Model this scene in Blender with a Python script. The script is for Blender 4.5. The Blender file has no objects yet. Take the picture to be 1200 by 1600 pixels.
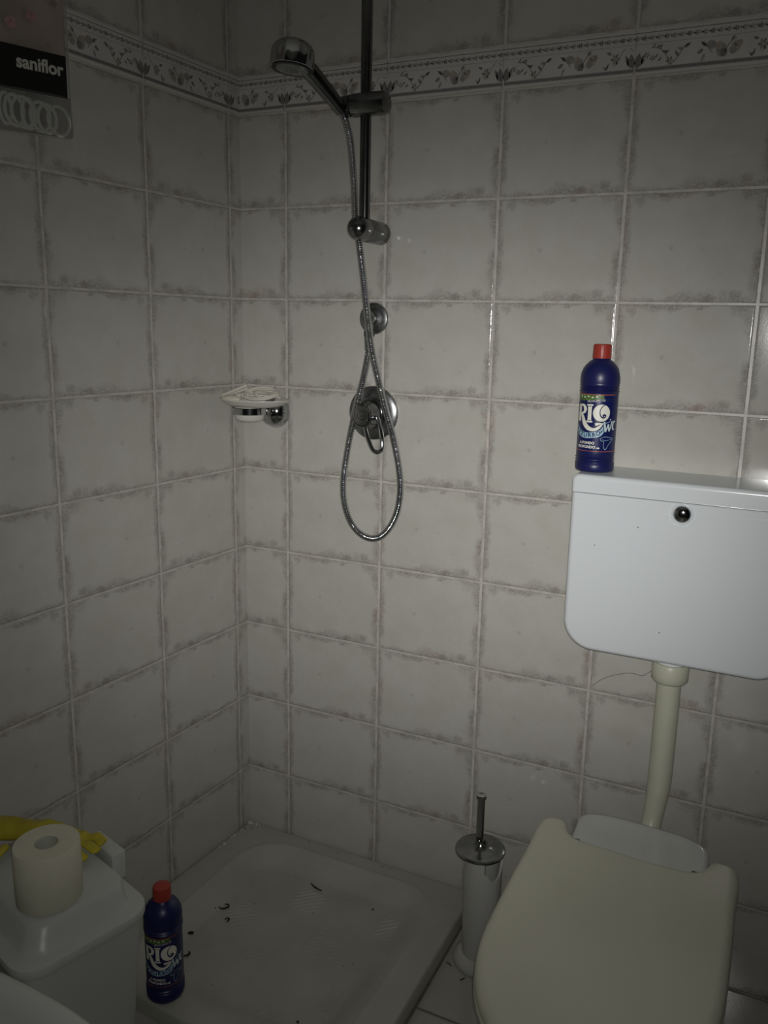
import bpy, bmesh, math, random
from mathutils import Vector, Matrix, noise
random.seed(7)
S = bpy.context.scene
C = S.collection
PI = math.pi

# ------------------------------------------------------------------ camera, light, exposure
FX = 1297.5                                   # focal length in pixels of a 1200x1600 frame
cam = bpy.data.cameras.new('camera')
cam.sensor_fit = 'VERTICAL'
cam.sensor_height = 36.0
cam.lens = FX / 1600 * 36.0
cam.shift_x = -31.2 / 1600
cam.shift_y = -18.27 / 1600
cam.clip_start = 0.02
co = bpy.data.objects.new('camera', cam)
C.objects.link(co)
co.location = (1.1960, -1.6593, 1.3470)
co.rotation_euler = (1.36374, -0.02379, 0.43678)
S.camera = co
S.cycles.blur_glossy = 0.1                     # keep the small glints on the tiles sharp

w = bpy.data.worlds.new('world'); S.world = w
w.use_nodes = True
w.node_tree.nodes['Background'].inputs[0].default_value = (0.9, 1.0, 0.85, 1)
w.node_tree.nodes['Background'].inputs[1].default_value = 0.004
S.view_settings.view_transform = 'Standard'
S.view_settings.look = 'None'
S.view_settings.exposure = 0.0
S.view_settings.gamma = 1.0
S.view_settings.use_curve_mapping = False

# the phone's flash, a few centimetres beside the lens, with the narrow beam of a real LED lens
LP = 86.5
ld = bpy.data.lights.new('phone_flash', 'POINT')
ld.energy = LP
ld.shadow_soft_size = 0.004
ld.color = (1.0, 0.993, 0.972)
ld.use_nodes = True
nt = ld.node_tree
em = nt.nodes['Emission']
tc = nt.nodes.new('ShaderNodeTexCoord')
sp = nt.nodes.new('ShaderNodeSeparateXYZ'); nt.links.new(tc.outputs['Normal'], sp.inputs[0])
def lmath(op, a, b=None):
    n = nt.nodes.new('ShaderNodeMath'); n.operation = op
    for i, v in enumerate((a, b)):
        if v is None: continue
        if isinstance(v, (int, float)): n.inputs[i].default_value = v
        else: nt.links.new(v, n.inputs[i])
    return n.outputs[0]
BX, BY = 0.426, 0.363                            # beam half widths (tangent of the angle)
az = lmath('MAXIMUM', lmath('ABSOLUTE', sp.outputs[2]), 0.05)
tx = lmath('DIVIDE', lmath('DIVIDE', sp.outputs[0], az), BX)
ty = lmath('DIVIDE', lmath('DIVIDE', sp.outputs[1], az), BY)
r2 = lmath('ADD', lmath('MULTIPLY', tx, tx), lmath('MULTIPLY', ty, ty))
g = lmath('POWER', 2.718, lmath('MULTIPLY', lmath('POWER', r2, 1.3), -1.0))
g = lmath('ADD', lmath('MULTIPLY', g, 0.86), 0.090)
front = lmath('LESS_THAN', sp.outputs[2], 0.0)
nt.links.new(lmath('MULTIPLY', g, front), em.inputs['Strength'])
lo = bpy.data.objects.new('phone_flash', ld)
C.objects.link(lo)
R = co.rotation_euler.to_matrix()
lo.location = Vector(co.location) + R @ Vector((0.006, 0.012, -0.004))
lo.rotation_euler = (1.3513, -0.02379, 0.3993)

# ------------------------------------------------------------------ materials
def mat(name, color=(.8, .8, .8), rough=.4, metal=0.0, spec=.5, coat=0.0, trans=0.0, alpha=1.0, ior=1.45, var=0.0, vscale=30, bump=0.0, bscale=80, vcol=None):
    m = bpy.data.materials.new(name); m.use_nodes = True
    n = m.node_tree; b = n.nodes['Principled BSDF']
    b.inputs['Base Color'].default_value = (*color, 1)
    b.inputs['Roughness'].default_value = rough
    b.inputs['Metallic'].default_value = metal
    b.inputs['Specular IOR Level'].default_value = spec
    b.inputs['Coat Weight'].default_value = coat
    b.inputs['Coat Roughness'].default_value = 0.06
    b.inputs['Transmission Weight'].default_value = trans
    b.inputs['Alpha'].default_value = alpha
    b.inputs['IOR'].default_value = ior
    if var or bump:
        t = n.nodes.new('ShaderNodeTexCoord')
        if var:
            z = n.nodes.new('ShaderNodeTexNoise'); z.inputs['Scale'].default_value = vscale; z.inputs['Detail'].default_value = 5
            n.links.new(t.outputs['Object'], z.inputs['Vector'])
            r = n.nodes.new('ShaderNodeValToRGB')
            c2 = vcol or tuple(c * (1 - var) for c in color)
            r.color_ramp.elements[0].position = .35; r.color_ramp.elements[0].color = (*c2, 1)
            r.color_ramp.elements[1].position = .65; r.color_ramp.elements[1].color = (*color, 1)
            n.links.new(z.outputs['Fac'], r.inputs['Fac']); n.links.new(r.outputs['Color'], b.inputs['Base Color'])
        if bump:
            z = n.nodes.new('ShaderNodeTexNoise'); z.inputs['Scale'].default_value = bscale; z.inputs['Detail'].default_value = 3
            n.links.new(t.outputs['Object'], z.inputs['Vector'])
            bp = n.nodes.new('ShaderNodeBump'); bp.inputs['Strength'].default_value = bump; bp.inputs['Distance'].default_value = .002
            n.links.new(z.outputs['Fac'], bp.inputs['Height']); n.links.new(bp.outputs['Normal'], b.inputs['Normal'])
    return m

class NB:                                       # small node builder
    def __init__(s, m): s.t = m.node_tree
    def v(s, x, sock):
        if isinstance(x, (int, float)): sock.default_value = x
        elif isinstance(x, tuple): sock.default_value = x
        else: s.t.links.new(x, sock)
    def m(s, op, a, b=0.0, c=None):
        n = s.t.nodes.new('ShaderNodeMath'); n.operation = op
        s.v(a, n.inputs[0]); s.v(b, n.inputs[1])
        if c is not None: s.v(c, n.inputs[2])
        return n.outputs[0]
    def ss(s, x, lo, hi, a=0.0, b=1.0):
        n = s.t.nodes.new('ShaderNodeMapRange'); n.interpolation_type = 'SMOOTHSTEP'
        s.v(x, n.inputs[0]); s.v(lo, n.inputs[1]); s.v(hi, n.inputs[2]); s.v(a, n.inputs[3]); s.v(b, n.inputs[4])
        return n.outputs[0]
    def xyz(s, x, y, z=0.0):
        n = s.t.nodes.new('ShaderNodeCombineXYZ'); s.v(x, n.inputs[0]); s.v(y, n.inputs[1]); s.v(z, n.inputs[2]); return n.outputs[0]
    def noise(s, vec, scale, detail=4, rough=.5):
        n = s.t.nodes.new('ShaderNodeTexNoise'); s.v(vec, n.inputs['Vector']); n.inputs['Scale'].default_value = scale
        n.inputs['Detail'].default_value = detail; n.inputs['Roughness'].default_value = rough
        return n.outputs['Fac']
    def mix(s, f, a, b):
        n = s.t.nodes.new('ShaderNodeMix'); n.data_type = 'RGBA'
        s.v(f, n.inputs[0]); s.v(a if not isinstance(a, tuple) else (*a, 1), n.inputs[6]); s.v(b if not isinstance(b, tuple) else (*b, 1), n.inputs[7])
        return n.outputs[2]

def tile_mat(name, TW, TH, base, smudge, grout, gw=.0021, u0=0.0, v0=0.0, smw=.03, smud=1.0, grain=.035, rough=.10):
    m = bpy.data.materials.new(name); m.use_nodes = True
    B = NB(m); b = m.node_tree.nodes['Principled BSDF']
    uv = m.node_tree.nodes.new('ShaderNodeUVMap').outputs[0]
    sp = m.node_tree.nodes.new('ShaderNodeSeparateXYZ'); m.node_tree.links.new(uv, sp.inputs[0])
    u = B.m('ADD', sp.outputs[0], 100 * TW - u0); v = B.m('ADD', sp.outputs[1], 100 * TH - v0)
    fu = B.m('MODULO', u, TW); fv = B.m('MODULO', v, TH)
    iu = B.m('FLOOR', B.m('DIVIDE', u, TW)); iv = B.m('FLOOR', B.m('DIVIDE', v, TH))
    du = B.m('MINIMUM', fu, B.m('SUBTRACT', TW, fu)); dv = B.m('MINIMUM', fv, B.m('SUBTRACT', TH, fv))
    wob = B.m('MULTIPLY', B.m('SUBTRACT', B.noise(uv, 90, 2), .5), .0012)
    d = B.m('ADD', B.m('MINIMUM', B.m('SUBTRACT', du, .0006), dv), wob)
    # the printed decor repeats on every tile, with a little that differs from tile to tile
    loc = B.xyz(fu, fv, B.m('MULTIPLY', B.m('MODULO', B.m('ADD', B.m('MULTIPLY', iu, 3), B.m('MULTIPLY', iv, 5)), 4), .35))
    lo3 = B.xyz(fu, fv, 3.1)
    n1 = B.noise(loc, 55, 8, .75); n2 = B.noise(lo3, 230, 5, .7); n3 = B.noise(B.xyz(fu, fv, 7.7), 13, 3); n4 = B.noise(loc, 22, 4, .6)
    wid = B.ss(n3, .34, .66, smw * .28, smw * 1.9)
    e = B.ss(d, 0.0, wid, 1.0, 0.0)
    s = B.m('MULTIPLY', B.ss(B.m('ADD', B.m('MULTIPLY', e, .46), B.m('ADD', B.m('MULTIPLY', n1, .42), B.m('MULTIPLY', n4, .30))), .52, .88), B.ss(n2, .34, .62, .22, 1.0))
    s = B.m('MULTIPLY', s, B.ss(e, 0.0, .35, 0.0, .88))
    s = B.m('ADD', s, B.m('MULTIPLY', B.ss(d, 0.0, .022, .20, 0.0), B.ss(n1, .40, .62)))
    wx = B.m('MULTIPLY', B.m('SUBTRACT', B.noise(lo3, 75, 4, .65), .5), .030); wy = B.m('MULTIPLY', B.m('SUBTRACT', B.noise(B.xyz(fu, fv, 9.3), 75, 4, .65), .5), .030)
    bu = B.m('ADD', fu, wx); bv = B.m('ADD', fv, wy)
    def blob(cu, cv, ru, rv, k):
        x = B.m('DIVIDE', B.m('SUBTRACT', bu, cu * TW), ru); y = B.m('DIVIDE', B.m('SUBTRACT', bv, cv * TH), rv)
        return B.ss(B.m('ADD', B.m('MULTIPLY', x, x), B.m('MULTIPLY', y, y)), .25, 1.25, k, 0.0)
    for q in ((.85, .085, .011, .009, .50), (.67, .045, .012, .007, .45), (.12, .915, .010, .008, .45), (.30, .955, .013, .005, .35), (.955, .40, .006, .022, .35), (.04, .47, .005, .026, .35), (.60, .945, .007, .004, .55),
              (.36, .50, .0046, .0016, .48), (.58, .485, .0040, .0014, .34), (.44, .30, .0030, .0014, .30), (.22, .62, .0022, .0018, .35), (.72, .26, .0026, .0014, .4), (.66, .74, .003, .0012, .25)):
        s = B.m('ADD', s, blob(*q))
    s = B.m('MINIMUM', B.m('MULTIPLY', s, smud), 1.0)
    cloud = B.mix(B.ss(B.noise(B.xyz(u, v, 2.2), 16, 5, .65), .3, .7), base, (base[0] * .93, base[1] * .925, base[2] * .90))
    # faint pink cast in part of the smudged edges
    sm = B.mix(B.ss(B.noise(uv, 11, 2), .54, .68), smudge, (smudge[0] * 1.10, smudge[1] * .97, smudge[2] * .95))
    col = B.mix(s, cloud, sm)
    g = B.ss(d, gw * .75, gw * 1.3, 1.0, 0.0)
    gc = B.mix(B.ss(B.noise(uv, 25, 4), .4, .62), grout, tuple(c * .80 for c in grout))
    col = B.mix(g, col, gc)
    m.node_tree.links.new(col, b.inputs['Base Color'])
    m.node_tree.links.new(B.m('ADD', B.m('MULTIPLY', g, .25), rough), b.inputs['Roughness'])
    b.inputs['Specular IOR Level'].default_value = .5
    h = B.m('ADD', B.ss(d, gw * .8, gw + .0035, 0.0, 1.0), B.m('MULTIPLY', B.noise(uv, 55, 2), .05))
    h = B.m('ADD', h, B.m('MULTIPLY', B.noise(uv, 400, 2), grain))
    bn = m.node_tree.nodes.new('ShaderNodeBump'); bn.inputs['Strength'].default_value = .8; bn.inputs['Distance'].default_value = .0011
    m.node_tree.links.new(h, bn.inputs['Height']); m.node_tree.links.new(bn.outputs['Normal'], b.inputs['Normal'])
    return m

BASE = (.50, .49, .45); SMG = (.285, .265, .238); GRT = (.56, .53, .49)
M_back = tile_mat('wall_tile_back', .25, .20, BASE, SMG, GRT, u0=.1228, v0=0)
M_left = tile_mat('wall_tile_left', .25, .20, BASE, SMG, GRT, u0=.0382, v0=0)
M_up_b = tile_mat('wall_tile_upper_back', .25, .20, BASE, SMG, GRT, u0=.1228, v0=.08)
M_up_l = tile_mat('wall_tile_upper_left', .25, .20, BASE, SMG, GRT, u0=.0382, v0=.08)
M_floor = tile_mat('floor_tile', .338, .338, (.42, .415, .385), (.33, .32, .29), (.17, .14, .11), gw=.0024, u0=.640, v0=-.338, smud=.25, grain=.115, rough=.05)
M_ceil = mat('ceiling_paint', (.7, .69, .66), .9, bump=.2)
M_cer = mat('border_ceramic', (.56, .535, .50), .16, var=.08, vscale=18)
M_inkd = mat('border_dark_ink', (.23, .225, .215), .2, var=.35, vscale=300)
M_inkm = mat('border_mid_ink', (.34, .325, .30), .2, var=.25, vscale=200)
M_inkw = mat('border_warm_ink', (.42, .36, .30), .2, var=.2, vscale=200)
M_rim = mat('border_bright_edge', (.55, .53, .49), .2)
M_chrome = mat('chrome', (.50, .51, .52), .10, 1.0)
M_chromed = mat('limescaled_chrome', (.34, .35, .35), .30, 1.0, var=.30, vscale=120, bump=.06, bscale=300)
M_chromeb = mat('dull_chrome', (.245, .25, .252), .20, 1.0, var=.2, vscale=70)
M_dark = mat('dark_rubber', (.03, .03, .03), .5)
M_white = mat('white_plastic', (.67, .70, .715), .22, coat=.2, bump=.02, bscale=12)
M_porc = mat('white_porcelain', (.60, .61, .59), .12, coat=.3, var=.05, vscale=6)
M_lid = mat('cream_seat_plastic', (.57, .56, .45), .30, coat=.1, var=.02, vscale=9)
M_pipe = mat('cream_pipe_plastic', (.55, .55, .44), .35, var=.08, vscale=10)
M_tray = mat('tray_enamel', (.43, .43, .375), .16, coat=.2, var=.12, vscale=9)
M_bin = mat('bin_plastic', (.50, .52, .49), .34)
M_paper = mat('toilet_paper', (.64, .62, .49), .95, var=.04, vscale=60, bump=.2, bscale=350)
M_card = mat('cardboard_core', (.42, .43, .36), .9)
M_glove = mat('yellow_rubber', (.50, .42, .03), .45, var=.25, vscale=25, bump=.15, bscale=120)
M_blue = mat('blue_bottle_plastic', (.0095, .0125, .080), .36, spec=.5)
M_lblue = mat('label_blue', (.0075, .0115, .085), .30, coat=.1)
M_lwhite = mat('label_white', (.78, .77, .68), .4)
M_lcyan = mat('label_pale_blue', (.36, .55, .66), .4)
M_lpale = mat('label_very_pale_blue', (.55, .66, .68), .4)
M_lgreen = mat('label_green', (.13, .22, .05), .4, var=.6, vscale=260, vcol=(.04, .09, .02))
M_lorange = mat('label_orange', (.55, .13, .05), .4)
M_ldark = mat('label_dark', (.008, .014, .08), .4)
M_red = mat('red_cap_plastic', (.36, .040, .026), .4)
M_black = mat('black_card', (.006, .006, .007), .35)
M_gtext = mat('grey_print', (.50, .49, .44), .5)
M_cloth = mat('shower_curtain_fabric', (.60, .52, .46), .75, var=.2, vscale=7)
M_pink = mat('pink_print', (.46, .27, .26), .7, var=.3, vscale=90)
M_leaf = mat('grey_leaf_print', (.23, .20, .17), .7)
M_clear = mat('clear_plastic_film', (.20, .205, .19), .12, trans=.0, alpha=.30)
M_ring = mat('ring_plastic', (.62, .62, .57), .45)
M_cord = mat('off_white_cord', (.60, .57, .50), .7)
M_deb = mat('dark_debris', (.018, .016, .012), .8)
M_plast = mat('plaster_bits', (.55, .54, .49), .9)
M_hair = mat('hair_dark', (.12, .10, .09), .6)

# ------------------------------------------------------------------ helpers
def link(name, me, m=None, parent=None, smooth=True, loc=None):
    o = bpy.data.objects.new(name, me); C.objects.link(o)
    if m is not None:
        for x in (m if isinstance(m, (list, tuple)) else [m]): me.materials.append(x)
    if smooth:
        for p in me.polygons: p.use_smooth = True
    if parent: o.parent = parent
    if loc: o.location = loc
    return o
def bobj(name, bm, m, parent=None, smooth=True, auto=None, loc=None):
    me = bpy.data.meshes.new(name); bm.normal_update(); bm.to_mesh(me); bm.free()
    o = link(name, me, m, parent, smooth, loc)
    if auto and smooth: me.set_sharp_from_angle(angle=math.radians(auto))
    return o
def empty(name, loc, label, cat, group=None, rz=0.0):
    o = bpy.data.objects.new(name, None); C.objects.link(o); o.location = loc; o.rotation_euler = (0, 0, rz)
    o.empty_display_size = .02
    tag(o, label, cat, group); return o
def tag(o, label, cat, group=None):
    o['label'] = label; o['category'] = cat
    if group: o['group'] = group
    return o
def struct(o): o['kind'] = 'structure'; return o
def frame(d, up=Vector((0, 0, 1))):
    d = Vector(d).normalized()
    if abs(d.dot(up)) > .98: up = Vector((1, 0, 0))
    x = up.cross(d).normalized(); y = d.cross(x)
    return Matrix((x, y, d)).transposed()
def lathe(bm, prof, o=(0, 0, 0), d=(0, 0, 1), seg=40, sx=1.0, sy=1.0, mi=0, cap0=True, cap1=True):
    M = frame(d); o = Vector(o); rings = []
    if abs(Vector(d).normalized().z) > .999: M = Matrix.Identity(3) if Vector(d).z > 0 else Matrix(((1, 0, 0), (0, -1, 0), (0, 0, -1)))
    for r, h in prof:
        rings.append([bm.verts.new(o + M @ Vector((r * sx * math.cos(2 * PI * k / seg), r * sy * math.sin(2 * PI * k / seg), h))) for k in range(seg)])
    for a, b in zip(rings, rings[1:]):
        for k in range(seg):
            f = bm.faces.new((a[k], a[(k + 1) % seg], b[(k + 1) % seg], b[k])); f.material_index = mi
    if cap0: bm.faces.new(list(reversed(rings[0]))).material_index = mi
    if cap1: bm.faces.new(rings[-1]).material_index = mi
    return bm
def smooth_path(pts, n=12, closed=False):
    P = [Vector(p) for p in pts]; out = []; N = len(P)
    rng = range(N if closed else N - 1)
    for i in rng:
        g = (lambda k: P[k % N]) if closed else (lambda k: P[max(0, min(N - 1, k))])
        a, b, c, d = g(i - 1), g(i), g(i + 1), g(i + 2)
        for k in range(n):
            t = k / n
            out.append(.5 * ((2 * b) + (c - a) * t + (2 * a - 5 * b + 4 * c - d) * t * t + (3 * b - a - 3 * c + d) * t ** 3))
    if not closed: out.append(P[-1])
    return out
def resample(P, step):
    L = [0]
    for a, b in zip(P, P[1:]): L.append(L[-1] + (b - a).length)
    n = max(2, int(L[-1] / step)); out = []; j = 0
    for i in range(n + 1):
        s = L[-1] * i / n
        while j < len(L) - 2 and L[j + 1] < s: j += 1
        t = (s - L[j]) / max(1e-9, L[j + 1] - L[j]); out.append(P[j].lerp(P[j + 1], min(1, t)))
    return out
def tube(bm, P, r, seg=12, closed=False, caps=True, mi=0, flat=1.0):
    P = [Vector(p) for p in P]; n = len(P)
    R_ = r if callable(r) else (lambda i: r)
    up = None; rings = []
    for i, p in enumerate(P):
        t = (P[(i + 1) % n] - P[i - 1]) if closed else (P[min(n - 1, i + 1)] - P[max(0, i - 1)])
        t.normalize()
        if up is None: up = Vector((0, 0, 1)) if abs(t.z) < .9 else Vector((1, 0, 0))
        x = up.cross(t).normalized(); y = t.cross(x); up = y
        rr = R_(i)
        rings.append([bm.verts.new(p + x * rr * math.cos(2 * PI * k / seg) + y * rr * flat * math.sin(2 * PI * k / seg)) for k in range(seg)])
    for i in range(n if closed else n - 1):
        a, b = rings[i], rings[(i + 1) % n]
        for k in range(seg): bm.faces.new((a[k], a[(k + 1) % seg], b[(k + 1) % seg], b[k])).material_index = mi
    if caps and not closed:
        bm.faces.new(list(reversed(rings[0]))).material_index = mi; bm.faces.new(rings[-1]).material_index = mi
    return bm
def loft(bm, loops, cap0=True, cap1=True, mi=0):
    rings = [[bm.verts.new(p) for p in L] for L in loops]
    n = len(rings[0])
    for a, b in zip(rings, rings[1:]):
        for k in range(n): bm.faces.new((a[k], a[(k + 1) % n], b[(k + 1) % n], b[k])).material_index = mi
    if cap0: bm.faces.new(list(reversed(rings[0]))).material_index = mi
    if cap1: bm.faces.new(rings[-1]).material_index = mi
    return rings
def rrect(x0, y0, x1, y1, r, n=8, rs=None):
    rs = rs or (r, r, r, r)                     # corners: (x1,y1) (x0,y1) (x0,y0) (x1,y0)
    out = []
    for (cx, cy, a0), q in zip(((x1, y1, 0), (x0, y1, 90), (x0, y0, 180), (x1, y0, 270)), rs):
        sx = -1 if cx == x1 else 1; sy = -1 if cy == y1 else 1
        for k in range(n + 1):
            a = math.radians(a0 + 90 * k / n)
            out.append((cx + sx * q + q * math.cos(a), cy + sy * q + q * math.sin(a)))
    return out
def inset(pts, d):                              # shrink a closed 2D outline (CCW) by d
    n = len(pts); out = []
    for i in range(n):
        a, b, c = Vector(pts[i - 1]), Vector(pts[i]), Vector(pts[(i + 1) % n])
        t = (c - a); t.normalize(); out.append((b.x - t.y * d, b.y + t.x * d))
    return out
def box(bm, x0, y0, z0, x1, y1, z1, mi=0):
    v = [bm.verts.new((x, y, z)) for z in (z0, z1) for x, y in ((x0, y0), (x1, y0), (x1, y1), (x0, y1))]
    for f in ((3, 2, 1, 0), (4, 5, 6, 7), (0, 1, 5, 4), (1, 2, 6, 5), (2, 3, 7, 6), (3, 0, 4, 7)):
        bm.faces.new([v[i] for i in f]).material_index = mi
    return bm
def bevelbox(x0, y0, z0, x1, y1, z1, r, seg=3):
    bm = bmesh.new(); box(bm, x0, y0, z0, x1, y1, z1)
    bmesh.ops.bevel(bm, geom=list(bm.edges), offset=r, segments=seg, affect='EDGES', profile=.5); return bm

# ------------------------------------------------------------------ the room
TH = -0.0737                                    # the left wall runs 4 degrees off square
LD = Vector((math.sin(TH), -math.cos(TH), 0))   # along the left wall, towards the viewer
LN = Vector((math.cos(TH), math.sin(TH), 0))    # into the room
ZC = 2.55; XR = 2.1; YF = -2.45; ZB0 = 1.80; ZB1 = 1.88
def wall(name, P0, d, L, z0, z1, nrm, m, thick=.08):
    # a slab with UV = metres along the wall and metres above the floor
    bm = bmesh.new(); uv = bm.loops.layers.uv.new('UVMap')
    P0 = Vector(P0); d = Vector(d); n = Vector(nrm)
    v = [bm.verts.new(P0 + d * s + Vector((0, 0, z)) - n * t) for t in (0, thick) for s, z in ((0, z0), (L, z0), (L, z1), (0, z1))]
    fs = [bm.faces.new([v[i] for i in f]) for f in ((0, 1, 2, 3), (7, 6, 5, 4), (0, 4, 5, 1), (1, 5, 6, 2), (2, 6, 7, 3), (3, 7, 4, 0))]
    for f in fs:
        for lp in f.loops:
            q = lp.vert.co - P0; lp[uv].uv = (q.dot(d), lp.vert.co.z)
    bmesh.ops.recalc_face_normals(bm, faces=bm.faces)
    return bm
def wall_obj(name, P0, d, L, n, mlow, mup):
    me = bpy.data.meshes.new(name)
    bm = wall(name, P0, d, L, 0, ZB0, n, None); bm2 = wall(name, P0, d, L, ZB0, ZC, n, None)
    for f in bm2.faces: f.material_index = 1
    t = bpy.data.meshes.new('tmp'); bm2.to_mesh(t); bm.from_mesh(t); bm.to_mesh(me); bm.free(); bm2.free(); bpy.data.meshes.remove(t)
    return struct(link(name, me, [mlow, mup], None, False))
wall_obj('wall_back', (0, 0, 0), (1, 0, 0), XR, (0, -1, 0), M_back, M_up_b)
LL = 2.46
wall_obj('wall_left', (0, 0, 0), LD, LL, LN, M_left, M_up_l)
def slab(name, z0, z1, m):
    bm = bmesh.new(); box(bm, -.30, YF - .1, z0, XR + .1, .1, z1)
    uv = bm.loops.layers.uv.new('UVMap')
    for f in bm.faces:
        for lp in f.loops: lp[uv].uv = (lp.vert.co.x, lp.vert.co.y)
    return struct(bobj(name, bm, m, None, False))
slab('floor', -.08, 0, M_floor)
slab('ceiling', ZC, ZC + .08, M_ceil)

# ceramic border strip: a light moulding with printed flowers, one mesh per wall
def border(name, P0, d, L, n, u0, kmax):
    P0 = Vector(P0); d = Vector(d); n = Vector(n); bm = bmesh.new()
    def W(s, z, t): return P0 + d * s + n * t + Vector((0, 0, z))
    prof = [(ZB0 + .001, .000), (ZB0 + .0013, .004), (ZB0 + .003, .0062), (ZB0 + .0055, .0062), (ZB0 + .0072, .0048), (ZB0 + .0082, .0032), (ZB0 + .0118, .003),
            (ZB0 + .0125, .0034), (ZB0 + .014, .003), (ZB1 - .007, .003), (ZB1 - .005, .0042), (ZB1 - .0025, .0042), (ZB1 - .001, .000)]
    mats = [4, 4, 4, 4, 4, 1, 1, 2, 0, 0, 4, 4]
    edges = []; s = u0 - .25
    while s < L:
        edges.append((max(s + .0018, 0), min(s + .25 - .0018, L))); s += .25
    for a, b in edges:
        if b <= a: continue
        A = [bm.verts.new(W(a, z, t)) for z, t in prof]; Bv = [bm.verts.new(W(b, z, t)) for z, t in prof]
        for k in range(len(prof) - 1): bm.faces.new((A[k], Bv[k], Bv[k + 1], A[k + 1])).material_index = mats[k]
        bm.faces.new(A); bm.faces.new(list(reversed(Bv)))
    def poly(pts, mi, lift=.0001):
        t = .0030 + lift
        pts = [(s, z if z > .049 else .0135 + (z - .0185) * 1.20) for s, z in pts]
        pp = [(s, z) for s, z in pts if 0 < s < L]
        if len(pp) != len(pts) or len(pts) < 3: return
        try: bm.faces.new([bm.verts.new(W(s, ZB0 + z, t)) for s, z in pts]).material_index = mi
        except ValueError: pass
    def ell(cx, cz, rx, rz, ang, mi, lift=.0001, nn=10):
        ca, sa = math.cos(ang), math.sin(ang)
        poly([(cx + rx * math.cos(q) * ca - rz * math.sin(q) * sa, cz + rx * math.cos(q) * sa + rz * math.sin(q) * ca) for q in [2 * PI * k / nn for k in range(nn)]], mi, lift)
    def leaf(cx, cz, l, wd, ang, mi, lift=.0002):
        q = [(0, 0), (l * .3, wd), (l * .7, wd * .8), (l, 0), (l * .7, -wd * .6), (l * .3, -wd * .9)]
        ca, sa = math.cos(ang), math.sin(ang)
        poly([(cx + x * ca - y * sa, cz + x * sa + y * ca) for x, y in q], mi, lift)
    def line(pts, wd, mi, lift=.0002):
        P = smooth_path([(x, y, 0) for x, y in pts], 5)
        for a, b in zip(P, P[1:]):
            t = (b - a).normalized() * wd; q = Vector((-t.y, t.x))
            poly([(a.x + q.x, a.y + q.y), (a.x - q.x, a.y - q.y), (b.x - q.x, b.y - q.y), (b.x + q.x, b.y + q.y)], mi, lift)
    # thin lines and the row of little blossoms
    a = 0.003
    while a < L - .01:
        b = min(a + .02, L - .002)
        poly([(a, .0712), (b, .0712), (b, .0726), (a, .0726)], 1); poly([(a, .0530), (b, .0530), (b, .0538), (a, .0538)], 2)
        a += .0201
    s = u0 - .25 + .0085; i = 0
    while s < L:
        for q in range(5):
            an = 2 * PI * q / 5 + i; ell(s + .0027 * math.cos(an), .0628 + .0027 * math.sin(an), .0022, .0016, an, 2 if i % 3 else 1, .00015, 6)
        ell(s + .0068, .0632, .0015, .0026, .3, 1, .00015, 6); ell(s + .0096, .0622, .0012, .0022, -.3, 2, .00015, 6)
        s += .0129; i += 1
    k = 0
    while True:                                  # one motif per tile: a tulip on the joint, sprays and blossoms between
        c = u0 + .25 * (k - 1); k += 1
        if c - .13 > L: break
        for sg in (-1, 1):                       # tulip
            leaf(c + sg * .003, .0185, .0225, .0062, PI / 2 - sg * .22, 1); leaf(c + sg * .005, .0195, .0235, .0042, PI / 2 - sg * .60, 1, .00025)
            leaf(c + sg * .012, .0235, .010, .0018, PI / 2 - sg * .15, 1, .00025)
        line([(c - .004, .044), (c - .014, .049), (c - .024, .043), (c - .031, .031), (c - .038, .025)], .0005, 1)
        for q in range(6):                       # curled blossom
            an = q * PI / 3; ell(c - .036 + .0050 * math.cos(an), .0345 + .0050 * math.sin(an), .0036, .0022, an, 1 if q % 2 else 2, .0002, 7)
        ell(c - .036, .0345, .0028, .0028, 0, 3, .0003)
        leaf(c - .043, .042, .010, .0024, 2.8, 1); leaf(c - .048, .026, .009, .0022, 3.9, 1); leaf(c - .052, .021, .008, .0020, 2.4, 2)
        leaf(c - .050, .024, .007, .0016, 1.2, 1)
        ell(c - .079, .036, .0090, .0078, .4, 3, .00015); ell(c - .084, .031, .0062, .0056, .1, 2, .0002); ell(c - .073, .040, .0048, .0040, .1, 2, .0002)
        line([(c - .098, .029), (c - .090, .041), (c - .080, .047)], .0007, 1); leaf(c - .088, .044, .011, .0022, .9, 1); leaf(c - .084, .040, .010, .0022, -.5, 1)
        ell(c - .103, .0330, .0088, .0100, .2, 2, .00015); ell(c - .099, .0290, .0064, .0058, .6, 1, .0002, 9); ell(c - .108, .0400, .0062, .0042, .5, 3, .0002)
        line([(c - .118, .030), (c - .128, .040), (c - .139, .046)], .0006, 1)
        ell(c - .120, .041, .0085, .0062, -.2, 2, .00015)
        leaf(c - .128, .040, .011, .0032, 2.5, 1); leaf(c - .133, .036, .012, .0030, 3.6, 1); leaf(c - .130, .030, .013, .0028, 4.2, 2)
        for q, (x, z) in enumerate(((.014, .029), (.021, .036), (.030, .031))):
            for j in range(5):
                an = j * 2 * PI / 5 + q; ell(c + x + .0028 * math.cos(an), z + .0028 * math.sin(an), .0022, .0014, an, 1 if j % 2 else 2, .0002, 6)
        line([(c + .028, .046), (c + .041, .044), (c + .052, .036), (c + .060, .024)], .0006, 1)
        for x, z, an in ((.030, .046, .9), (.037, .045, .5), (.043, .042, 1.2), (.047, .039, -.1), (.052, .035, .7), (.040, .036, 3.9), (.047, .031, 3.7)): leaf(c + x, z, .009, .0018, an, 1)
        for j in range(6):
            an = j * PI / 3; ell(c + .061 + .0040 * math.cos(an), .0250 + .0040 * math.sin(an), .0030, .0018, an, 1 if j % 2 else 3, .0002, 6)
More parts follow.
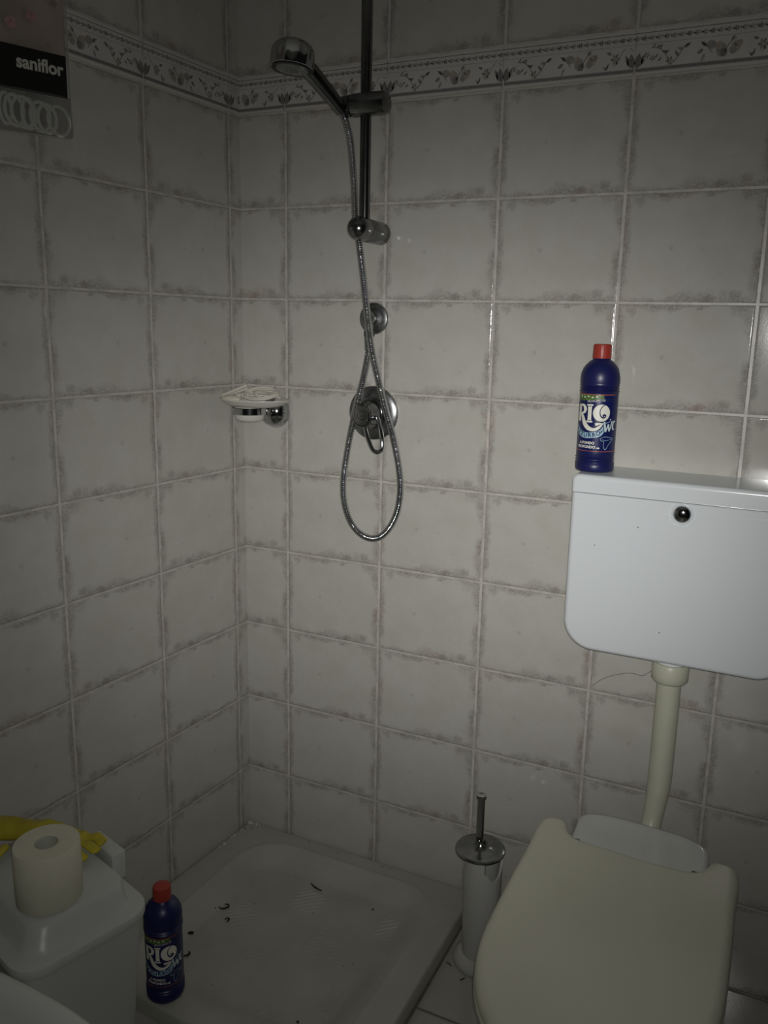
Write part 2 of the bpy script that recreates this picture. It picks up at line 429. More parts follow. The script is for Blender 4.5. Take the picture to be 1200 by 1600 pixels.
        line([(c + .066, .022), (c + .075, .030), (c + .083, .041), (c + .092, .046)], .0007, 1)
        leaf(c + .076, .030, .011, .0026, 2.3, 1); leaf(c + .083, .040, .011, .0028, 3.0, 2); leaf(c + .085, .041, .012, .0026, .5, 1)
    bmesh.ops.recalc_face_normals(bm, faces=[f for f in bm.faces if len(f.verts) == 4 and f.calc_area() > 1e-3])
    o = bobj(name, bm, [M_cer, M_inkd, M_inkm, M_inkw, M_rim], None, False)
    return struct(o)
border('trim_1', (0, 0, 0), (1, 0, 0), XR, (0, -1, 0), .1228, 9)
border('trim_2', (0, 0, 0), LD, LL, LN, .0382, 9)

# loose dark hair stuck to the wall below the cistern
bm = bmesh.new()
tube(bm, smooth_path([(.880, -.0014, .612), (.899, -.0012, .631), (.924, -.0014, .646), (.956, -.0012, .657), (.979, -.0014, .656), (.990, -.0012, .664), (1.0, -.0014, .673)], 8), .0005, 6)
tag(bobj('loose_hair', bm, M_hair), 'long dark hair stuck to the tiles left of the cream flush pipe', 'hair')

# ------------------------------------------------------------------ shower tray
def tray():
    c00 = Vector((-.042, -.575)); c10 = Vector((.637, -.640)); c01 = Vector((.0015, -.0015)); c11 = Vector((.640, -.0015))
    NX, NY = 272, 248; W, D = .66, .60
    patches = [(.29, -.178), (.512, -.18), (.18, -.291), (.394, -.294), (.287, -.410), (.507, -.410), (.393, -.515), (.18, -.515)]
    bm = bmesh.new(); V = []
    def h(x, y):
        # distance inside the basin outline (rounded rectangle)
        cx, cy = .315, -.305; hx, hy, r = .262, .262, .11
        cx += (y + .3) * .03
        qx = abs(x - cx) - (hx - r); qy = abs(y - cy) - (hy - r)
        sd = math.hypot(max(qx, 0), max(qy, 0)) + min(max(qx, qy), 0) - r
        t = max(0, min(1, -sd / .075)); t = t * t * (3 - 2 * t)
        z = .037 - .023 * t
        if sd > -.012: z += .0012 * math.exp(-((sd + .004) / .006) ** 2)
        if t > .95:
            z -= .003 * min(1, max(0, (-sd - .075) / .15))
            for px, py in patches:
                ux, uy = x - px, y - py
                m = max(abs(ux), abs(uy))
                if m < .036:
                    f = min(1, (.036 - m) / .005)
                    s = (-ux * .64 + uy * .77) / .0112
                    z += .0024 * f * (.5 + .5 * math.cos(2 * PI * s)) ** 1.5
        return z
    for j in range(NY + 1):
        v = j / NY; row = []
        for i in range(NX + 1):
            u = i / NX
            p = (c00.lerp(c10, u)).lerp(c01.lerp(c11, u), v)
            z = h(p.x, p.y)
            e = min(u * W, (1 - u) * W, v * D, (1 - v) * D)
            if e < .006: z -= .006 - math.sqrt(max(0, .006 ** 2 - (.006 - e) ** 2))
            row.append(bm.verts.new((p.x, p.y, z)))
        V.append(row)
    for j in range(NY):
        for i in range(NX): bm.faces.new((V[j][i], V[j][i + 1], V[j + 1][i + 1], V[j + 1][i]))
    rim = V[0] + [V[j][NX] for j in range(1, NY + 1)] + V[NY][::-1][1:] + [V[j][0] for j in range(NY - 1, 0, -1)]
    lo_ = [bm.verts.new((v.co.x, v.co.y, .001)) for v in rim]; n = len(rim)
    for k in range(n): bm.faces.new((lo_[k], lo_[(k + 1) % n], rim[(k + 1) % n], rim[k]))
    o = bobj('shower_tray', bm, M_tray)
    return tag(o, 'low cream-white square shower tray with ribbed anti-slip patches in the wall corner', 'shower tray')
tray()
TZ = .0125                                       # floor of the basin, about

# dirt in the tray
def blob_path(name, pts, r, label, group=None, z=None):
    bm = bmesh.new(); P = smooth_path(pts, 6); n = len(P)
    tube(bm, P, lambda i: r * (.35 + .65 * math.sin(PI * (i + .6) / (n + .2))) * (1 + .12 * math.sin(i * .9)) * .82, 8)
    return tag(bobj(name, bm, M_deb), label, 'debris', group)
zt = .0135
blob_path('dark_twig', [(.265, -.126, zt + .0040), (.276, -.131, zt + .003), (.290, -.135, zt + .0025), (.303, -.137, zt + .003)], .0022, 'slightly curved black twig-like bit lying in the tray towards the back')
blob_path('dark_curl', [(.117, -.292, zt + .002), (.126, -.294, zt + .002), (.135, -.289, zt + .003), (.137, -.280, zt + .003), (.130, -.276, zt + .002), (.124, -.279, zt + .002)], .0024, 'largest black curled bit of dirt in the left part of the tray')
blob_path('dark_curl', [(.155, -.320, zt + .002), (.160, -.314, zt + .003), (.166, -.318, zt + .003), (.163, -.325, zt + .002)], .0022, 'small black curled bit in front of the largest curl in the tray')
blob_path('dark_lump', [(.110, -.393, zt + .003), (.115, -.390, zt + .0035), (.121, -.386, zt + .003)], .0042, 'round black lump of dirt right of the cap of the bottle in the tray')
blob_path('dark_curl', [(.143, -.450, zt + .002), (.151, -.447, zt + .003), (.153, -.439, zt + .003), (.146, -.435, zt + .002)], .0026, 'black curled bit of dirt nearest to the label of the bottle in the tray')
for x, y, r, lab in ((.441, -.140, .0026, 'small dark speck near the back right patch of ribs in the tray'), (.553, -.222, .0022, 'small dark speck by the right wall of the tray basin, beside the brush holder'),
        (.556, -.389, .0030, 'dark speck at the front right of the tray basin, largest there'), (.456, -.489, .0028, 'dark speck at the bottom edge of the photo in the tray'),
        (.113, -.300, .0020, 'dark speck just left of the largest curl in the tray'), (.541, -.371, .0016, 'dark speck just behind the largest front right speck in the tray'), (.575, -.395, .0014, 'dark speck on the right slope of the tray basin near the photo bottom')):
    blob_path('dirt_speck', [(x - r, y, .016), (x, y + r * .4, .0162), (x + r, y, .016)], r * .8, lab, 'specks of dirt in the tray')
rnd = random.Random(3)
for k in range(18):
    x = rnd.uniform(.12, .55); y = rnd.uniform(-.5, -.10); r = rnd.uniform(.0006, .0011)
    blob_path('dirt_speck', [(x - r, y, .0150), (x, y + r * .4, .0152), (x + r, y, .0150)], r, 'tiny dark speck of dirt scattered in the shower tray', 'tiny specks of dirt in the tray')
for x, y in ((.191, -.014), (.279, -.018), (.404, -.018), (.427, -.016), (.026, -.030), (.012, -.040)):
    blob_path('dirt_speck', [(x - .0016, y, .038), (x, y, .0383), (x + .0016, y, .038)], .0012, 'tiny dark speck of dirt lying on the back rim of the shower tray', 'tiny specks on the tray rim')
def crumb(x, y, r, z, label, group):
    bm = bmesh.new(); bmesh.ops.create_icosphere(bm, subdivisions=2, radius=r)
    for v in bm.verts: v.co *= 1 + .45 * (noise.noise(v.co * 300 + Vector((x * 99, y * 99, 0)))); v.co.z *= .55
    tag(bobj('plaster_crumb', bm, M_plast, loc=(x, y, z + r * .4)), label, 'crumb', group)
for x, y, r in ((.004 + .004, -.014, .0065), (.026, -.010, .0042), (.016, -.012, .0036), (.036, -.009, .0025)):
    crumb(x, y, r, .037, 'whitish plaster crumb in the far corner of the shower tray', 'plaster crumbs in the tray corner')
for x, y, r in ((.001, -.079, .0048), (-.001, -.088, .0036), (.0, -.12, .0055), (-.003, -.134, .0035), (.002, -.05, .003)):
    crumb(x + .004, y, r, .037, 'whitish plaster crumb on the left rim of the shower tray by the wall', 'plaster crumbs on the left rim')

# ------------------------------------------------------------------ shower fittings
rail = empty('shower_rail', (.353, 0, 1.54), 'upright chrome shower rail on the back wall with round end brackets', 'shower rail')
def rl(name, bm, m, auto=35, parent=None):       # world-space mesh under a thing
    o = bobj(name, bm, m, parent, True, auto)
    return o
def under(o, root, part=None):
    if part: o.parent = part; return o       # a sub-part: its part already sits in world space
    o.parent = root; o.matrix_parent_inverse = (Matrix.Translation(root.location) @ Matrix.Rotation(root.rotation_euler.z, 4, 'Z')).inverted(); return o
bm = bmesh.new(); lathe(bm, [(.0112, 1.535), (.0112, 2.24)], (.3640, -.080, 0), (0, 0, 1), 32); under(bobj('pole', bm, M_chromeb, None, True, 35), rail)
for zb in (1.538, 2.23):
    bm = bmesh.new()
    pr = [(.0222, 0), (.0236, .0015), (.0236, .074), (.0230, .0748), (.0236, .0756)] + [(.0236 * math.cos(a), .0985 + .0236 * math.sin(a)) for a in [math.radians(q) for q in range(0, 88, 6)]] + [(.001, .1221)]
    lathe(bm, pr, (.3625, -.001, zb), (-.012, -1, .01), 48, cap0=False)
    under(bobj('bracket', bm, M_chromeb, None, True, 50), rail)
# sliding holder on the rail
bm = bmesh.new()
lathe(bm, [(.0205, -.033), (.0222, -.031), (.0222, .038), (.0210, .0425), (.0185, .044)], (.368, -.0815, 1.7770), (1, 0, 0), 40)
sl = under(bobj('slider', bm, M_chromeb, None, True, 35), rail)
bm = bmesh.new(); lathe(bm, [(.0195, -.0365), (.0195, -.0325)], (.368, -.0815, 1.7770), (1, 0, 0), 32); under(bobj('slider_gap_ring', bm, M_dark, None, True, 35), rail, sl)
bm = bmesh.new(); lathe(bm, [(.0150, -.0600), (.0190, -.0575), (.0205, -.046), (.0205, -.0367)], (.368, -.0815, 1.7770), (1, 0, 0), 36); under(bobj('head_holder', bm, M_chromeb, None, True, 35), rail, sl)

# hand shower resting in the holder
hs = empty('hand_shower', (.318, -.098, 1.772), 'chrome hand shower with ribbed round head, resting in the rail holder', 'hand shower')
F = Vector((.267, -.20, 1.820)); nF = Vector((-.07, -.075, -.99)).normalized()
bm = bmesh.new()
prof = [(.0375, .0005), (.0412, .002), (.0420, .006), (.0421, .018), (.0418, .029), (.0390, .0365), (.0345, .0430), (.0270, .0480), (.0150, .0505), (.002, .0510)]
lathe(bm, prof, F, -nF, 72)
# shallow flutes round the drum
ax = -nF
for v in bm.verts:
    q = v.co - F; hh = q.dot(ax); rad = q - ax * hh
    if rad.length > .03 and hh > .004:
        M = frame(ax); lx = rad.dot(M.col[0]); ly = rad.dot(M.col[1]); an = math.atan2(ly, lx)
        k = 1 - .050 * (.5 + .5 * math.cos(12 * an)) * min(1, (hh - .004) / .006) * max(0, 1 - max(0, hh - .034) / .012)
        v.co = F + ax * hh + rad * k
head = under(bobj('head', bm, M_chrome, None, True, 50), hs)
bm = bmesh.new(); lathe(bm, [(.0385, .0002), (.0385, -.001), (.0345, -.0016), (.033, .0002), (.001, .0004)], F, -nF, 48, cap0=False)
under(bobj('seal_ring', bm, M_dark, None, True, 40), hs, head)
bm = bmesh.new(); lathe(bm, [(.0325, -.0002), (.031, -.0022), (.012, -.003), (.011, -.0018), (.001, -.0016)], F, -nF, 48, cap0=False)
for rr, nn in ((.027, 30), (.022, 24), (.017, 18)):
    for k in range(nn):
        M = frame(-nF); a = 2 * PI * k / nn
        lathe(bm, [(.0009, -.0022), (.0007, -.0034)], F + M @ Vector((rr * math.cos(a), rr * math.sin(a), 0)), -nF, 6)
under(bobj('spray_face', bm, M_chromed, None, True, 40), hs, head)
A = Vector((.319, -.097, 1.766)); Bq = F + ax * .026
P = resample(smooth_path([A, A.lerp(Bq, .35) + Vector((0, 0, .003)), A.lerp(Bq, .7) + Vector((0, 0, .005)), Bq], 10), .003); n_ = len(P)
bm = bmesh.new(); tube(bm, P, lambda i: .0136 + .0052 * (i / n_) ** 1.2, 20)
hd = under(bobj('handle', bm, M_chromeb, None, True, 60), hs)
bm = bmesh.new(); dA = (A - Bq).normalized()
lathe(bm, [(.0118, -.016), (.0132, -.014), (.0132, -.004), (.0122, 0)], A, dA, 28)
under(bobj('handle_collar', bm, M_chromeb, None, True, 40), hs, hd)

# hose
hp = [(.356, -.032, 1.312), (.349, -.030, 1.275), (.337, -.030, 1.22), (.318, -.030, 1.148), (.3035, -.031, 1.075), (.2945, -.034, 1.000), (.2985, -.036, .950), (.3160, -.038, .908), (.3420, -.040, .884),
      (.3720, -.042, .8765), (.4010, -.044, .888), (.4270, -.047, .921), (.4430, -.051, .966), (.4450, -.053, 1.025), (.428, -.052, 1.104), (.407, -.055, 1.170), (.388, -.055, 1.237), (.372, -.055, 1.297),
      (.361, -.057, 1.371), (.351, -.059, 1.449), (.340, -.060, 1.520), (.3335, -.063, 1.558), (.3335, -.070, 1.627), (.330, -.080, 1.705), (.325, -.090, 1.742), (.321, -.0955, 1.760)]
P = resample(smooth_path(hp, 14), .0008)
bm = bmesh.new(); tube(bm, P, lambda i: (.0073 + .0008 * math.sin(2 * PI * i / 6.0)) if 16 < i < len(P) - 14 else .0078, 14)
hose = tag(bobj('shower_hose', bm, M_chrome), 'ribbed chrome shower hose hanging in a long loop below the rail', 'hose')

# wall outlet the hose screws on to
ot = empty('hose_outlet', (.35, 0, 1.361), 'small round chrome wall outlet the hose is screwed to, above the mixer', 'wall outlet')
bm = bmesh.new(); lathe(bm, [(.034, 0), (.0345, .003), (.033, .007), (.028, .009), (.024, .0092), (.0225, .0078), (.019, .0085), (.015, .010), (.001, .0105)], (.35, -.0005, 1.361), (0, -1, 0), 48, cap0=False)
under(bobj('rosette', bm, M_chromed, None, True, 40), ot)
bm = bmesh.new(); lathe(bm, [(.0125, .006), (.0125, .024), (.0150, .026), (.0165, .029), (.0165, .037), (.0150, .040), (.001, .0415)], (.351, 0, 1.361), (0, -1, 0), 36)
under(bobj('elbow', bm, M_chromed, None, True, 40), ot)
bm = bmesh.new(); lathe(bm, [(.0095, 0), (.0095, .018)], (.352, -.031, 1.335), (0, 0, 1), 24); lathe(bm, [(.0115, 0), (.0132, .002), (.0132, .011), (.0115, .013)], (.353, -.031, 1.322), (.03, 0, 1), 6)
lathe(bm, [(.0085, -.03), (.0098, -.004), (.0105, 0)], (.3525, -.031, 1.324), (.03, 0, 1), 24)
under(bobj('nut', bm, M_chromed, None, True, 30), ot)

# mixer
mx = empty('shower_mixer', (.353, 0, 1.155), 'round chrome shower mixer with a looped lever, behind the hose', 'mixer tap')
bm = bmesh.new(); lathe(bm, [(.0585, 0), (.0600, .002), (.0596, .006), (.055, .0095), (.045, .0115), (.034, .0125), (.001, .0125)], (.353, -.0005, 1.155), (0, -1, 0), 64, cap0=False)
under(bobj('wall_plate', bm, M_chromed, None, True, 40), mx)
bm = bmesh.new(); lathe(bm, [(.0355, .010), (.0355, .022), (.0335, .024), (.032, .026)], (.3535, 0, 1.155), (0, -1, 0), 48); under(bobj('sleeve', bm, M_chromeb, None, True, 35), mx)
bm = bmesh.new()
lathe(bm, [(.0305, .0255), (.0305, .032), (.0290, .042), (.0255, .051), (.0235, .056), (.0228, .0615), (.0212, .063)], (.3545, 0, 1.1545), (0, -1, 0), 48)
# swell towards the lever roots
for v in bm.verts:
    if v.co.y < -.03 and v.co.z < 1.15: v.co.z -= .004
kb = under(bobj('knob', bm, M_chromeb, None, True, 35), mx)
bm = bmesh.new(); lathe(bm, [(.0208, .0628), (.0204, .0644), (.0175, .0648), (.0168, .0640), (.0105, .0646), (.0094, .0630), (.0088, .0646), (.001, .0652)], (.3545, 0, 1.1545), (0, -1, 0), 40, cap0=False)
under(bobj('cap', bm, M_chrome, None, True, 30), mx, kb)
bm = bmesh.new(); box(bm, -.0048, -.0655, -.0006, .0048, -.0648, .0006)
bmesh.ops.rotate(bm, verts=bm.verts, cent=(0, 0, 0), matrix=Matrix.Rotation(-.7, 3, 'Y')); bmesh.ops.translate(bm, verts=bm.verts, vec=(.3545, 0, 1.1545))
under(bobj('cap_slot', bm, M_dark, None, False), mx, kb)
bm = bmesh.new()
P = resample(smooth_path([(.356, -.048, 1.142), (.360, -.056, 1.128), (.367, -.060, 1.110), (.379, -.062, 1.087), (.386, -.062, 1.079), (.393, -.062, 1.077), (.400, -.062, 1.080), (.404, -.061, 1.088), (.4015, -.058, 1.110), (.393, -.052, 1.135), (.384, -.046, 1.152)], 8), .002)
tube(bm, P, .0048, 14); under(bobj('lever', bm, M_chrome, None, True), mx)

# ------------------------------------------------------------------ soap dish
sd = empty('soap_dish', (.088, 0, 1.145), 'chrome wall bracket holding an oval white soap dish near the corner', 'soap dish')
bm = bmesh.new(); lathe(bm, [(.0385, 0), (.0385, .004), (.0370, .006), (.0362, .010), (.0330, .020), (.0250, .029), (.0160, .034), (.006, .0365), (.001, .037)], (.092, -.0005, 1.142), (0, -1, 0), 48, cap0=False)
under(bobj('rosette', bm, M_chrome, None, True, 40), sd)
bm = bmesh.new(); tube(bm, smooth_path([(.093, -.028, 1.143), (.090, -.038, 1.145), (.086, -.046, 1.149)], 6), .008, 16); under(bobj('arm', bm, M_chrome), sd)
bm = bmesh.new(); CX, CY = .072, -.078
prof = [(.0385, 1.1405), (.0400, 1.1415), (.0400, 1.1555), (.0385, 1.1565), (.0365, 1.1565), (.0362, 1.1405)]
lathe(bm, [(r, z) for r, z in prof] + [prof[0]], (CX, CY, 0), (0, 0, 1), 48, cap0=False, cap1=False)
under(bobj('ring', bm, M_chrome, None, True, 40), sd)
bm = bmesh.new()
lathe(bm, [(.020, 1.1240), (.0285, 1.1260), (.0325, 1.1305), (.0345, 1.1395), (.0352, 1.158)], (CX, CY, 0), (0, 0, 1), 48, cap1=False)
prof = [(.30, 1.1580), (.55, 1.1585), (.74, 1.1608), (.88, 1.1665), (1.0, 1.1745), (1.0, 1.1768), (.97, 1.1764), (.87, 1.1700), (.72, 1.1645), (.5, 1.1625), (.02, 1.162)]
lathe(bm, [(r * .0840, z) for r, z in prof], (CX + .014, CY, 0), (0, 0, 1), 64, 1.0, .78)
under(bobj('dish', bm, mat('dish_glaze', (.60, .585, .53), .25, coat=.3), None, True, 40), sd)
# tangle lying on the dish
def coil(cx, cy, cz, rx, ry, tilt, rz, r=.0019, turns=1.0, dz=0.0):
    out = []
    for k in range(int(40 * turns) + 1):
        a = 2 * PI * k / 40
        p = Vector((rx * math.cos(a), ry * math.sin(a), dz * a / 6.28)); p = Matrix.Rotation(rz, 3, 'Z') @ (Matrix.Rotation(tilt, 3, 'X') @ p)
        out.append(p + Vector((cx, cy, cz)))
    return out
bm = bmesh.new()
tube(bm, coil(.108, -.082, 1.1855, .040, .030, .38, .1, turns=2.15, dz=.0042), .0022, 10)
tube(bm, coil(.116, -.074, 1.186, .030, .022, .32, .9, turns=1.6, dz=.004), .0016, 10)
tube(bm, smooth_path([(.125, -.10, 1.180), (.085, -.11, 1.181), (.055, -.09, 1.184), (.060, -.06, 1.187), (.10, -.055, 1.188), (.13, -.07, 1.184), (.155, -.078, 1.182)], 10), .0028, 10)
tube(bm, smooth_path([(.14, -.05, 1.180), (.10, -.07, 1.184), (.07, -.10, 1.184), (.045, -.11, 1.180)], 10), .0022, 10)
tag(bobj('coiled_cord', bm, M_cord), 'off-white cord in loose coils heaped on the oval soap dish', 'cord')
def stick(a, b, r, label):
    bm = bmesh.new(); a = Vector(a); b = Vector(b); L = (b - a).length
    lathe(bm, [(r * .6, 0), (r, .002), (r, L - .006), (r * 1.25, L - .005), (r * 1.25, L - .001), (r * .8, L)], a, (b - a), 16)
    tag(bobj('plastic_stick', bm, M_cord, None, True, 40), label, 'stick')
stick((.012, -.10, 1.181), (.070, -.083, 1.2065), .0037, 'upper off-white plastic stick leaning up at the left of the soap dish')
stick((.004, -.085, 1.1785), (.052, -.055, 1.196), .0034, 'lower off-white plastic stick at the left end of the soap dish')
bm = bmesh.new()
for k in range(5): lathe(bm, [(.0062, 0), (.0074, .0015), (.0074, .0040), (.0062, .0052)], (.052 + k * .0062, -.100 + k * .002, 1.1815 + k * .0006), (1, .25, .2), 18)
tag(bobj('ribbed_plug', bm, M_cord, None, True, 40), 'small off-white ribbed plastic piece between stick and cord on the dish', 'plastic piece')
bm = bmesh.new(); bmesh.ops.create_uvsphere(bm, u_segments=24, v_segments=14, radius=.5, matrix=Matrix.Translation((.045, -.112, 1.176)) @ Matrix.Diagonal((.052, .022, .018, 1)))
tag(bobj('soap_sliver', bm, mat('old_soap', (.56, .54, .44), .5), None), 'worn sliver of cream soap in the left of the soap dish', 'soap')

# ------------------------------------------------------------------ cistern
cs = empty('cistern', (1.041, 0, .742), 'white wall-hung toilet cistern with chrome push button, bottle on its lid', 'cistern')
X0, X1, D, Z0, Z1, Z2 = .8385, 1.2435, .130, .7395, 1.0485, 1.0835
def slabxz(bm, outline, y0, y1, r, keep=None):              # outline in x,z, extruded along -y with a rounded front edge
    L = [[Vector((x, y0, z)) for x, z in outline]]
    L.append([Vector((x, y1 + r, z)) for x, z in outline])
    for q in range(1, 7):
        a = PI / 2 * q / 6; o2 = inset(outline, r * (1 - math.cos(a)))
        if keep is not None: o2 = [(x2, z1 if abs(z1 - keep) < .0045 else z2) for (x2, z2), (x1, z1) in zip(o2, outline)]
        L.append([Vector((x, y1 + r - r * math.sin(a), z)) for x, z in o2])
    loft(bm, L); bmesh.ops.recalc_face_normals(bm, faces=bm.faces)
bm = bmesh.new(); slabxz(bm, rrect(X0, Z0, X1, Z1, .05, 12, (.003, .003, .058, .058)), -.0005, -D, .010, Z1)
tank = under(bobj('tank', bm, M_white, None, True, 50), cs)
bm = bmesh.new(); slabxz(bm, rrect(X0 - .0008, Z1 + .0012, X1 + .0008, Z2, .012, 8, (.014, .014, .003, .003)), -.0005, -D - .0006, .008, Z1 + .0012)
under(bobj('tank_lid', bm, M_white, None, True, 50), cs)
bm = bmesh.new()
lines = [[(.843, 1.0375), (.875, 1.0365), (.908, 1.034), (.967, 1.030), (1.004, 1.0275), (1.013, 1.025), (1.019, 1.018), (1.027, 1.010), (1.041, 1.0065), (1.055, 1.010), (1.063, 1.018), (1.069, 1.0245), (1.078, 1.0275), (1.115, 1.030), (1.174, 1.034), (1.207, 1.0365), (1.239, 1.0375)]]
for L in lines: tube(bm, smooth_path([(x, -D + .0004, z) for x, z in L], 6), .0007, 8)
under(bobj('raised_line', bm, M_white), cs, tank)
bm = bmesh.new(); lathe(bm, [(.0205, -.001), (.0200, .0016), (.0178, .0022), (.0172, .0005)], (1.041, -D, 1.0285), (0, -1, 0), 40, cap0=False, cap1=False); under(bobj('button_collar', bm, M_white), cs, tank)
bm = bmesh.new(); lathe(bm, [(.0160, 0), (.0160, .002), (.0150, .0050), (.0115, .0082), (.006, .0100), (.001, .0105)], (1.041, -D, 1.0285), (0, -1, 0), 40); under(bobj('push_button', bm, M_chrome), cs)
for x, z in ((.966, .995), (.889, .951), (1.02, .80)):
    bm = bmesh.new(); lathe(bm, [(.0012, 0), (.0008, .0003)], (x, -D - .0001, z), (0, -1, 0), 10)
    under(bobj('dirt_spot', bm, M_hair), cs, tank)

# flush pipe
fp = empty('flush_pipe', (1.040, -.07, .40), 'cream plastic flush pipe running from the cistern down to the toilet', 'pipe')
bm = bmesh.new()
P = resample(smooth_path([(1.040, -.068, .735), (1.040, -.068, .62), (1.040, -.068, .52), (1.039, -.070, .455), (1.036, -.077, .415), (1.033, -.094, .378), (1.031, -.120, .350), (1.031, -.145, .340)], 10), .006)
tube(bm, P, lambda i: .0232 if P[i].z > .47 else max(.0195, .0232 - (.47 - P[i].z) * .05), 32); under(bobj('pipe', bm, M_pipe, None, True), fp)
bm = bmesh.new(); lathe(bm, [(.0240, .683), (.0300, .685), (.0345, .690), (.0350, .700), (.0350, .722), (.0330, .7245), (.0300, .7250)], (1.040, -.068, 0), (0, 0, 1), 40)
under(bobj('nut', bm, M_pipe, None, True, 40), fp)
bm = bmesh.new(); lathe(bm, [(.029, .724), (.029, .7395)], (1.040, -.068, 0), (0, 0, 1), 36); under(bobj('threaded_tail', bm, M_white, None, True, 40), fp)

# ------------------------------------------------------------------ toilet
to = empty('toilet', (1.026, -.40, 0), 'toilet with closed cream seat lid below the cistern', 'toilet')
CXT = 1.025
def lid_outline(off=0.0):
    # CCW outline of the seat lid seen from above, ears and cut-out at the back
    right = [(1.2035, -.330), (1.2050, -.28), (1.2045, -.255), (1.2015, -.234), (1.193, -.222), (1.178, -.2165), (1.165, -.2165), (1.1555, -.223), (1.149, -.238), (1.142, -.253), (1.129, -.264), (1.105, -.269), (1.06, -.270), (CXT, -.270)]
    left = [(2 * CXT - x, y + .004) for x, y in reversed(right[:-1])]
    left = [(x - .001, y) for x, y in left]
    front = []
    for k in range(0, 25):
        a = PI + PI * k / 24
        cx, sx = math.cos(a), math.sin(a)
        e = 2 / 2.35
        front.append((CXT + .1795 * math.copysign(abs(cx) ** e, cx), -.512 + .262 * math.copysign(abs(sx) ** e, sx)))
    pts = right + left + [(.8445, -.40), (.8448, -.46)] + front[:] + [(1.2045, -.46), (1.2045, -.40)]
    P = smooth_path([(x, y, 0) for x, y in pts], 3, True)
    return inset([(p.x, p.y) for p in P], -off)
def lid_slab(z0, z1, r, crown):
    O = lid_outline(0)
    if sum(a[0] * b[1] - b[0] * a[1] for a, b in zip(O, O[1:] + O[:1])) < 0: O.reverse()
    bm = bmesh.new(); L = [[Vector((x, y, z0)) for x, y in inset(O, .004)], [Vector((x, y, z0 + .002)) for x, y in O], [Vector((x, y, z1 - r)) for x, y in O]]
    for q in range(1, 11):
        a = PI / 2 * q / 10; L.append([Vector((x, y, z1 - r + r * math.sin(a))) for x, y in inset(O, .017 * (1 - math.cos(a)))])
    loft(bm, L); return bm
bm = lid_slab(.4095, .4275, .0135, .006); lid = under(bobj('seat_lid', bm, M_lid, None, True, 60), to)
# seat under the lid: same outline a touch larger
O = lid_outline(.003)
bm = bmesh.new(); loft(bm, [[Vector((x, y, z)) for x, y in inset(O, d)] for z, d in ((.392, .010), (.394, .004), (.400, .002), (.406, .003), (.409, .008))]); bmesh.ops.recalc_face_normals(bm, faces=bm.faces)
under(bobj('seat', bm, M_lid, None, True, 60), to)
# bowl: oval rim narrowing to a foot, with the raised ledge at the back
def oval(cx, cy, rx, ryf, ryb, z, n=64, e=2.3):
    out = []
    for k in range(n):
        a = 2 * PI * k / n; c, s = math.cos(a), math.sin(a); p = 2 / e
        out.append(Vector((cx + rx * math.copysign(abs(c) ** p, c), cy + (ryb if s > 0 else ryf) * math.copysign(abs(s) ** p, s), z)))
    return out
bm = bmesh.new()
loft(bm, [oval(CXT, -.42, .115, .17, .22, .001), oval(CXT, -.42, .112, .165, .22, .03), oval(CXT, -.41, .108, .16, .22, .12), oval(CXT, -.42, .125, .20, .23, .22),
          oval(CXT, -.45, .160, .255, .26, .32), oval(CXT, -.47, .174, .285, .27, .368), oval(CXT, -.47, .1775, .290, .27, .380), oval(CXT, -.47, .175, .287, .268, .3895)])
under(bobj('bowl', bm, M_porc, None, True, 60), to)
ledge = [(.9035, -.30), (.9035, -.205), (.9025, -.160), (.907, -.143), (.920, -.1325), (.955, -.124), (CXT, -.1235), (1.095, -.127), (1.128, -.137), (1.145, -.150), (1.151, -.168), (1.1515, -.205), (1.1515, -.30)]
ledge.reverse()
P2 = [(p.x, p.y) for p in smooth_path([(x, y, 0) for x, y in ledge], 4)]
bm = bmesh.new()
def scl(P, k, z, dy=0): return [Vector((CXT + (x - CXT) * k, -.22 + (y + .22) * k + dy, z)) for x, y in P]
loft(bm, [scl(P2, .80, .20), scl(P2, .9, .30), scl(P2, .985, .365), scl(P2, 1.0, .385), scl(P2, .992, .396), scl(P2, .965, .4025), scl(P2, .90, .4035), scl(P2, .80, .401)])
bmesh.ops.recalc_face_normals(bm, faces=bm.faces)
under(bobj('back_ledge', bm, M_porc, None, True, 60), to)
for x in (.912, 1.139):
    bm = bmesh.new(); lathe(bm, [(.0075, -.013), (.0085, -.012), (.0085, .012), (.0075, .013)], (x, -.247, .402), (1, 0, 0), 20); under(bobj('hinge', bm, M_hair, None, True, 40), to)

# ------------------------------------------------------------------ toilet brush
tb = empty('toilet_brush', (.711, -.161, 0), 'chrome-handled toilet brush standing in a broken white holder', 'toilet brush')
bx, by = .711, -.160
bm = bmesh.new()
lathe(bm, [(.050, .001), (.0555, .003), (.0565, .010), (.0545, .016), (.0470, .021), (.0420, .026)], (bx, by, 0), (0, 0, 1), 48); hold_base = bm
NS = 260; rings_o = []; rings_i = []
camdir = math.atan2(-1.66 - by, 1.196 - bx)
def topz(a):
    d = (a - camdir + PI) % (2 * PI) - PI; d = math.degrees(d)   # 0 faces the viewer, + to the right
    if d < 2 or d > 92: return .262
    K = ((2, .262), (4, .240), (7, .2365), (13, .2350), (17, .2325), (19, .2270), (23, .2250), (26, .2195), (33, .2165), (42, .2170), (50, .2190), (58, .2230), (66, .2290), (74, .2370), (82, .2470), (92, .262))
    for (a0, z0), (a1, z1) in zip(K, K[1:]):
        if a0 <= d <= a1: return z0 + (z1 - z0) * (d - a0) / (a1 - a0) + .0006 * math.sin(d * 1.7)
def hr(z): return .0385 + .0025 * (z - .02) / .24
zs = [.024, .06, .10, .14, .18, .20]
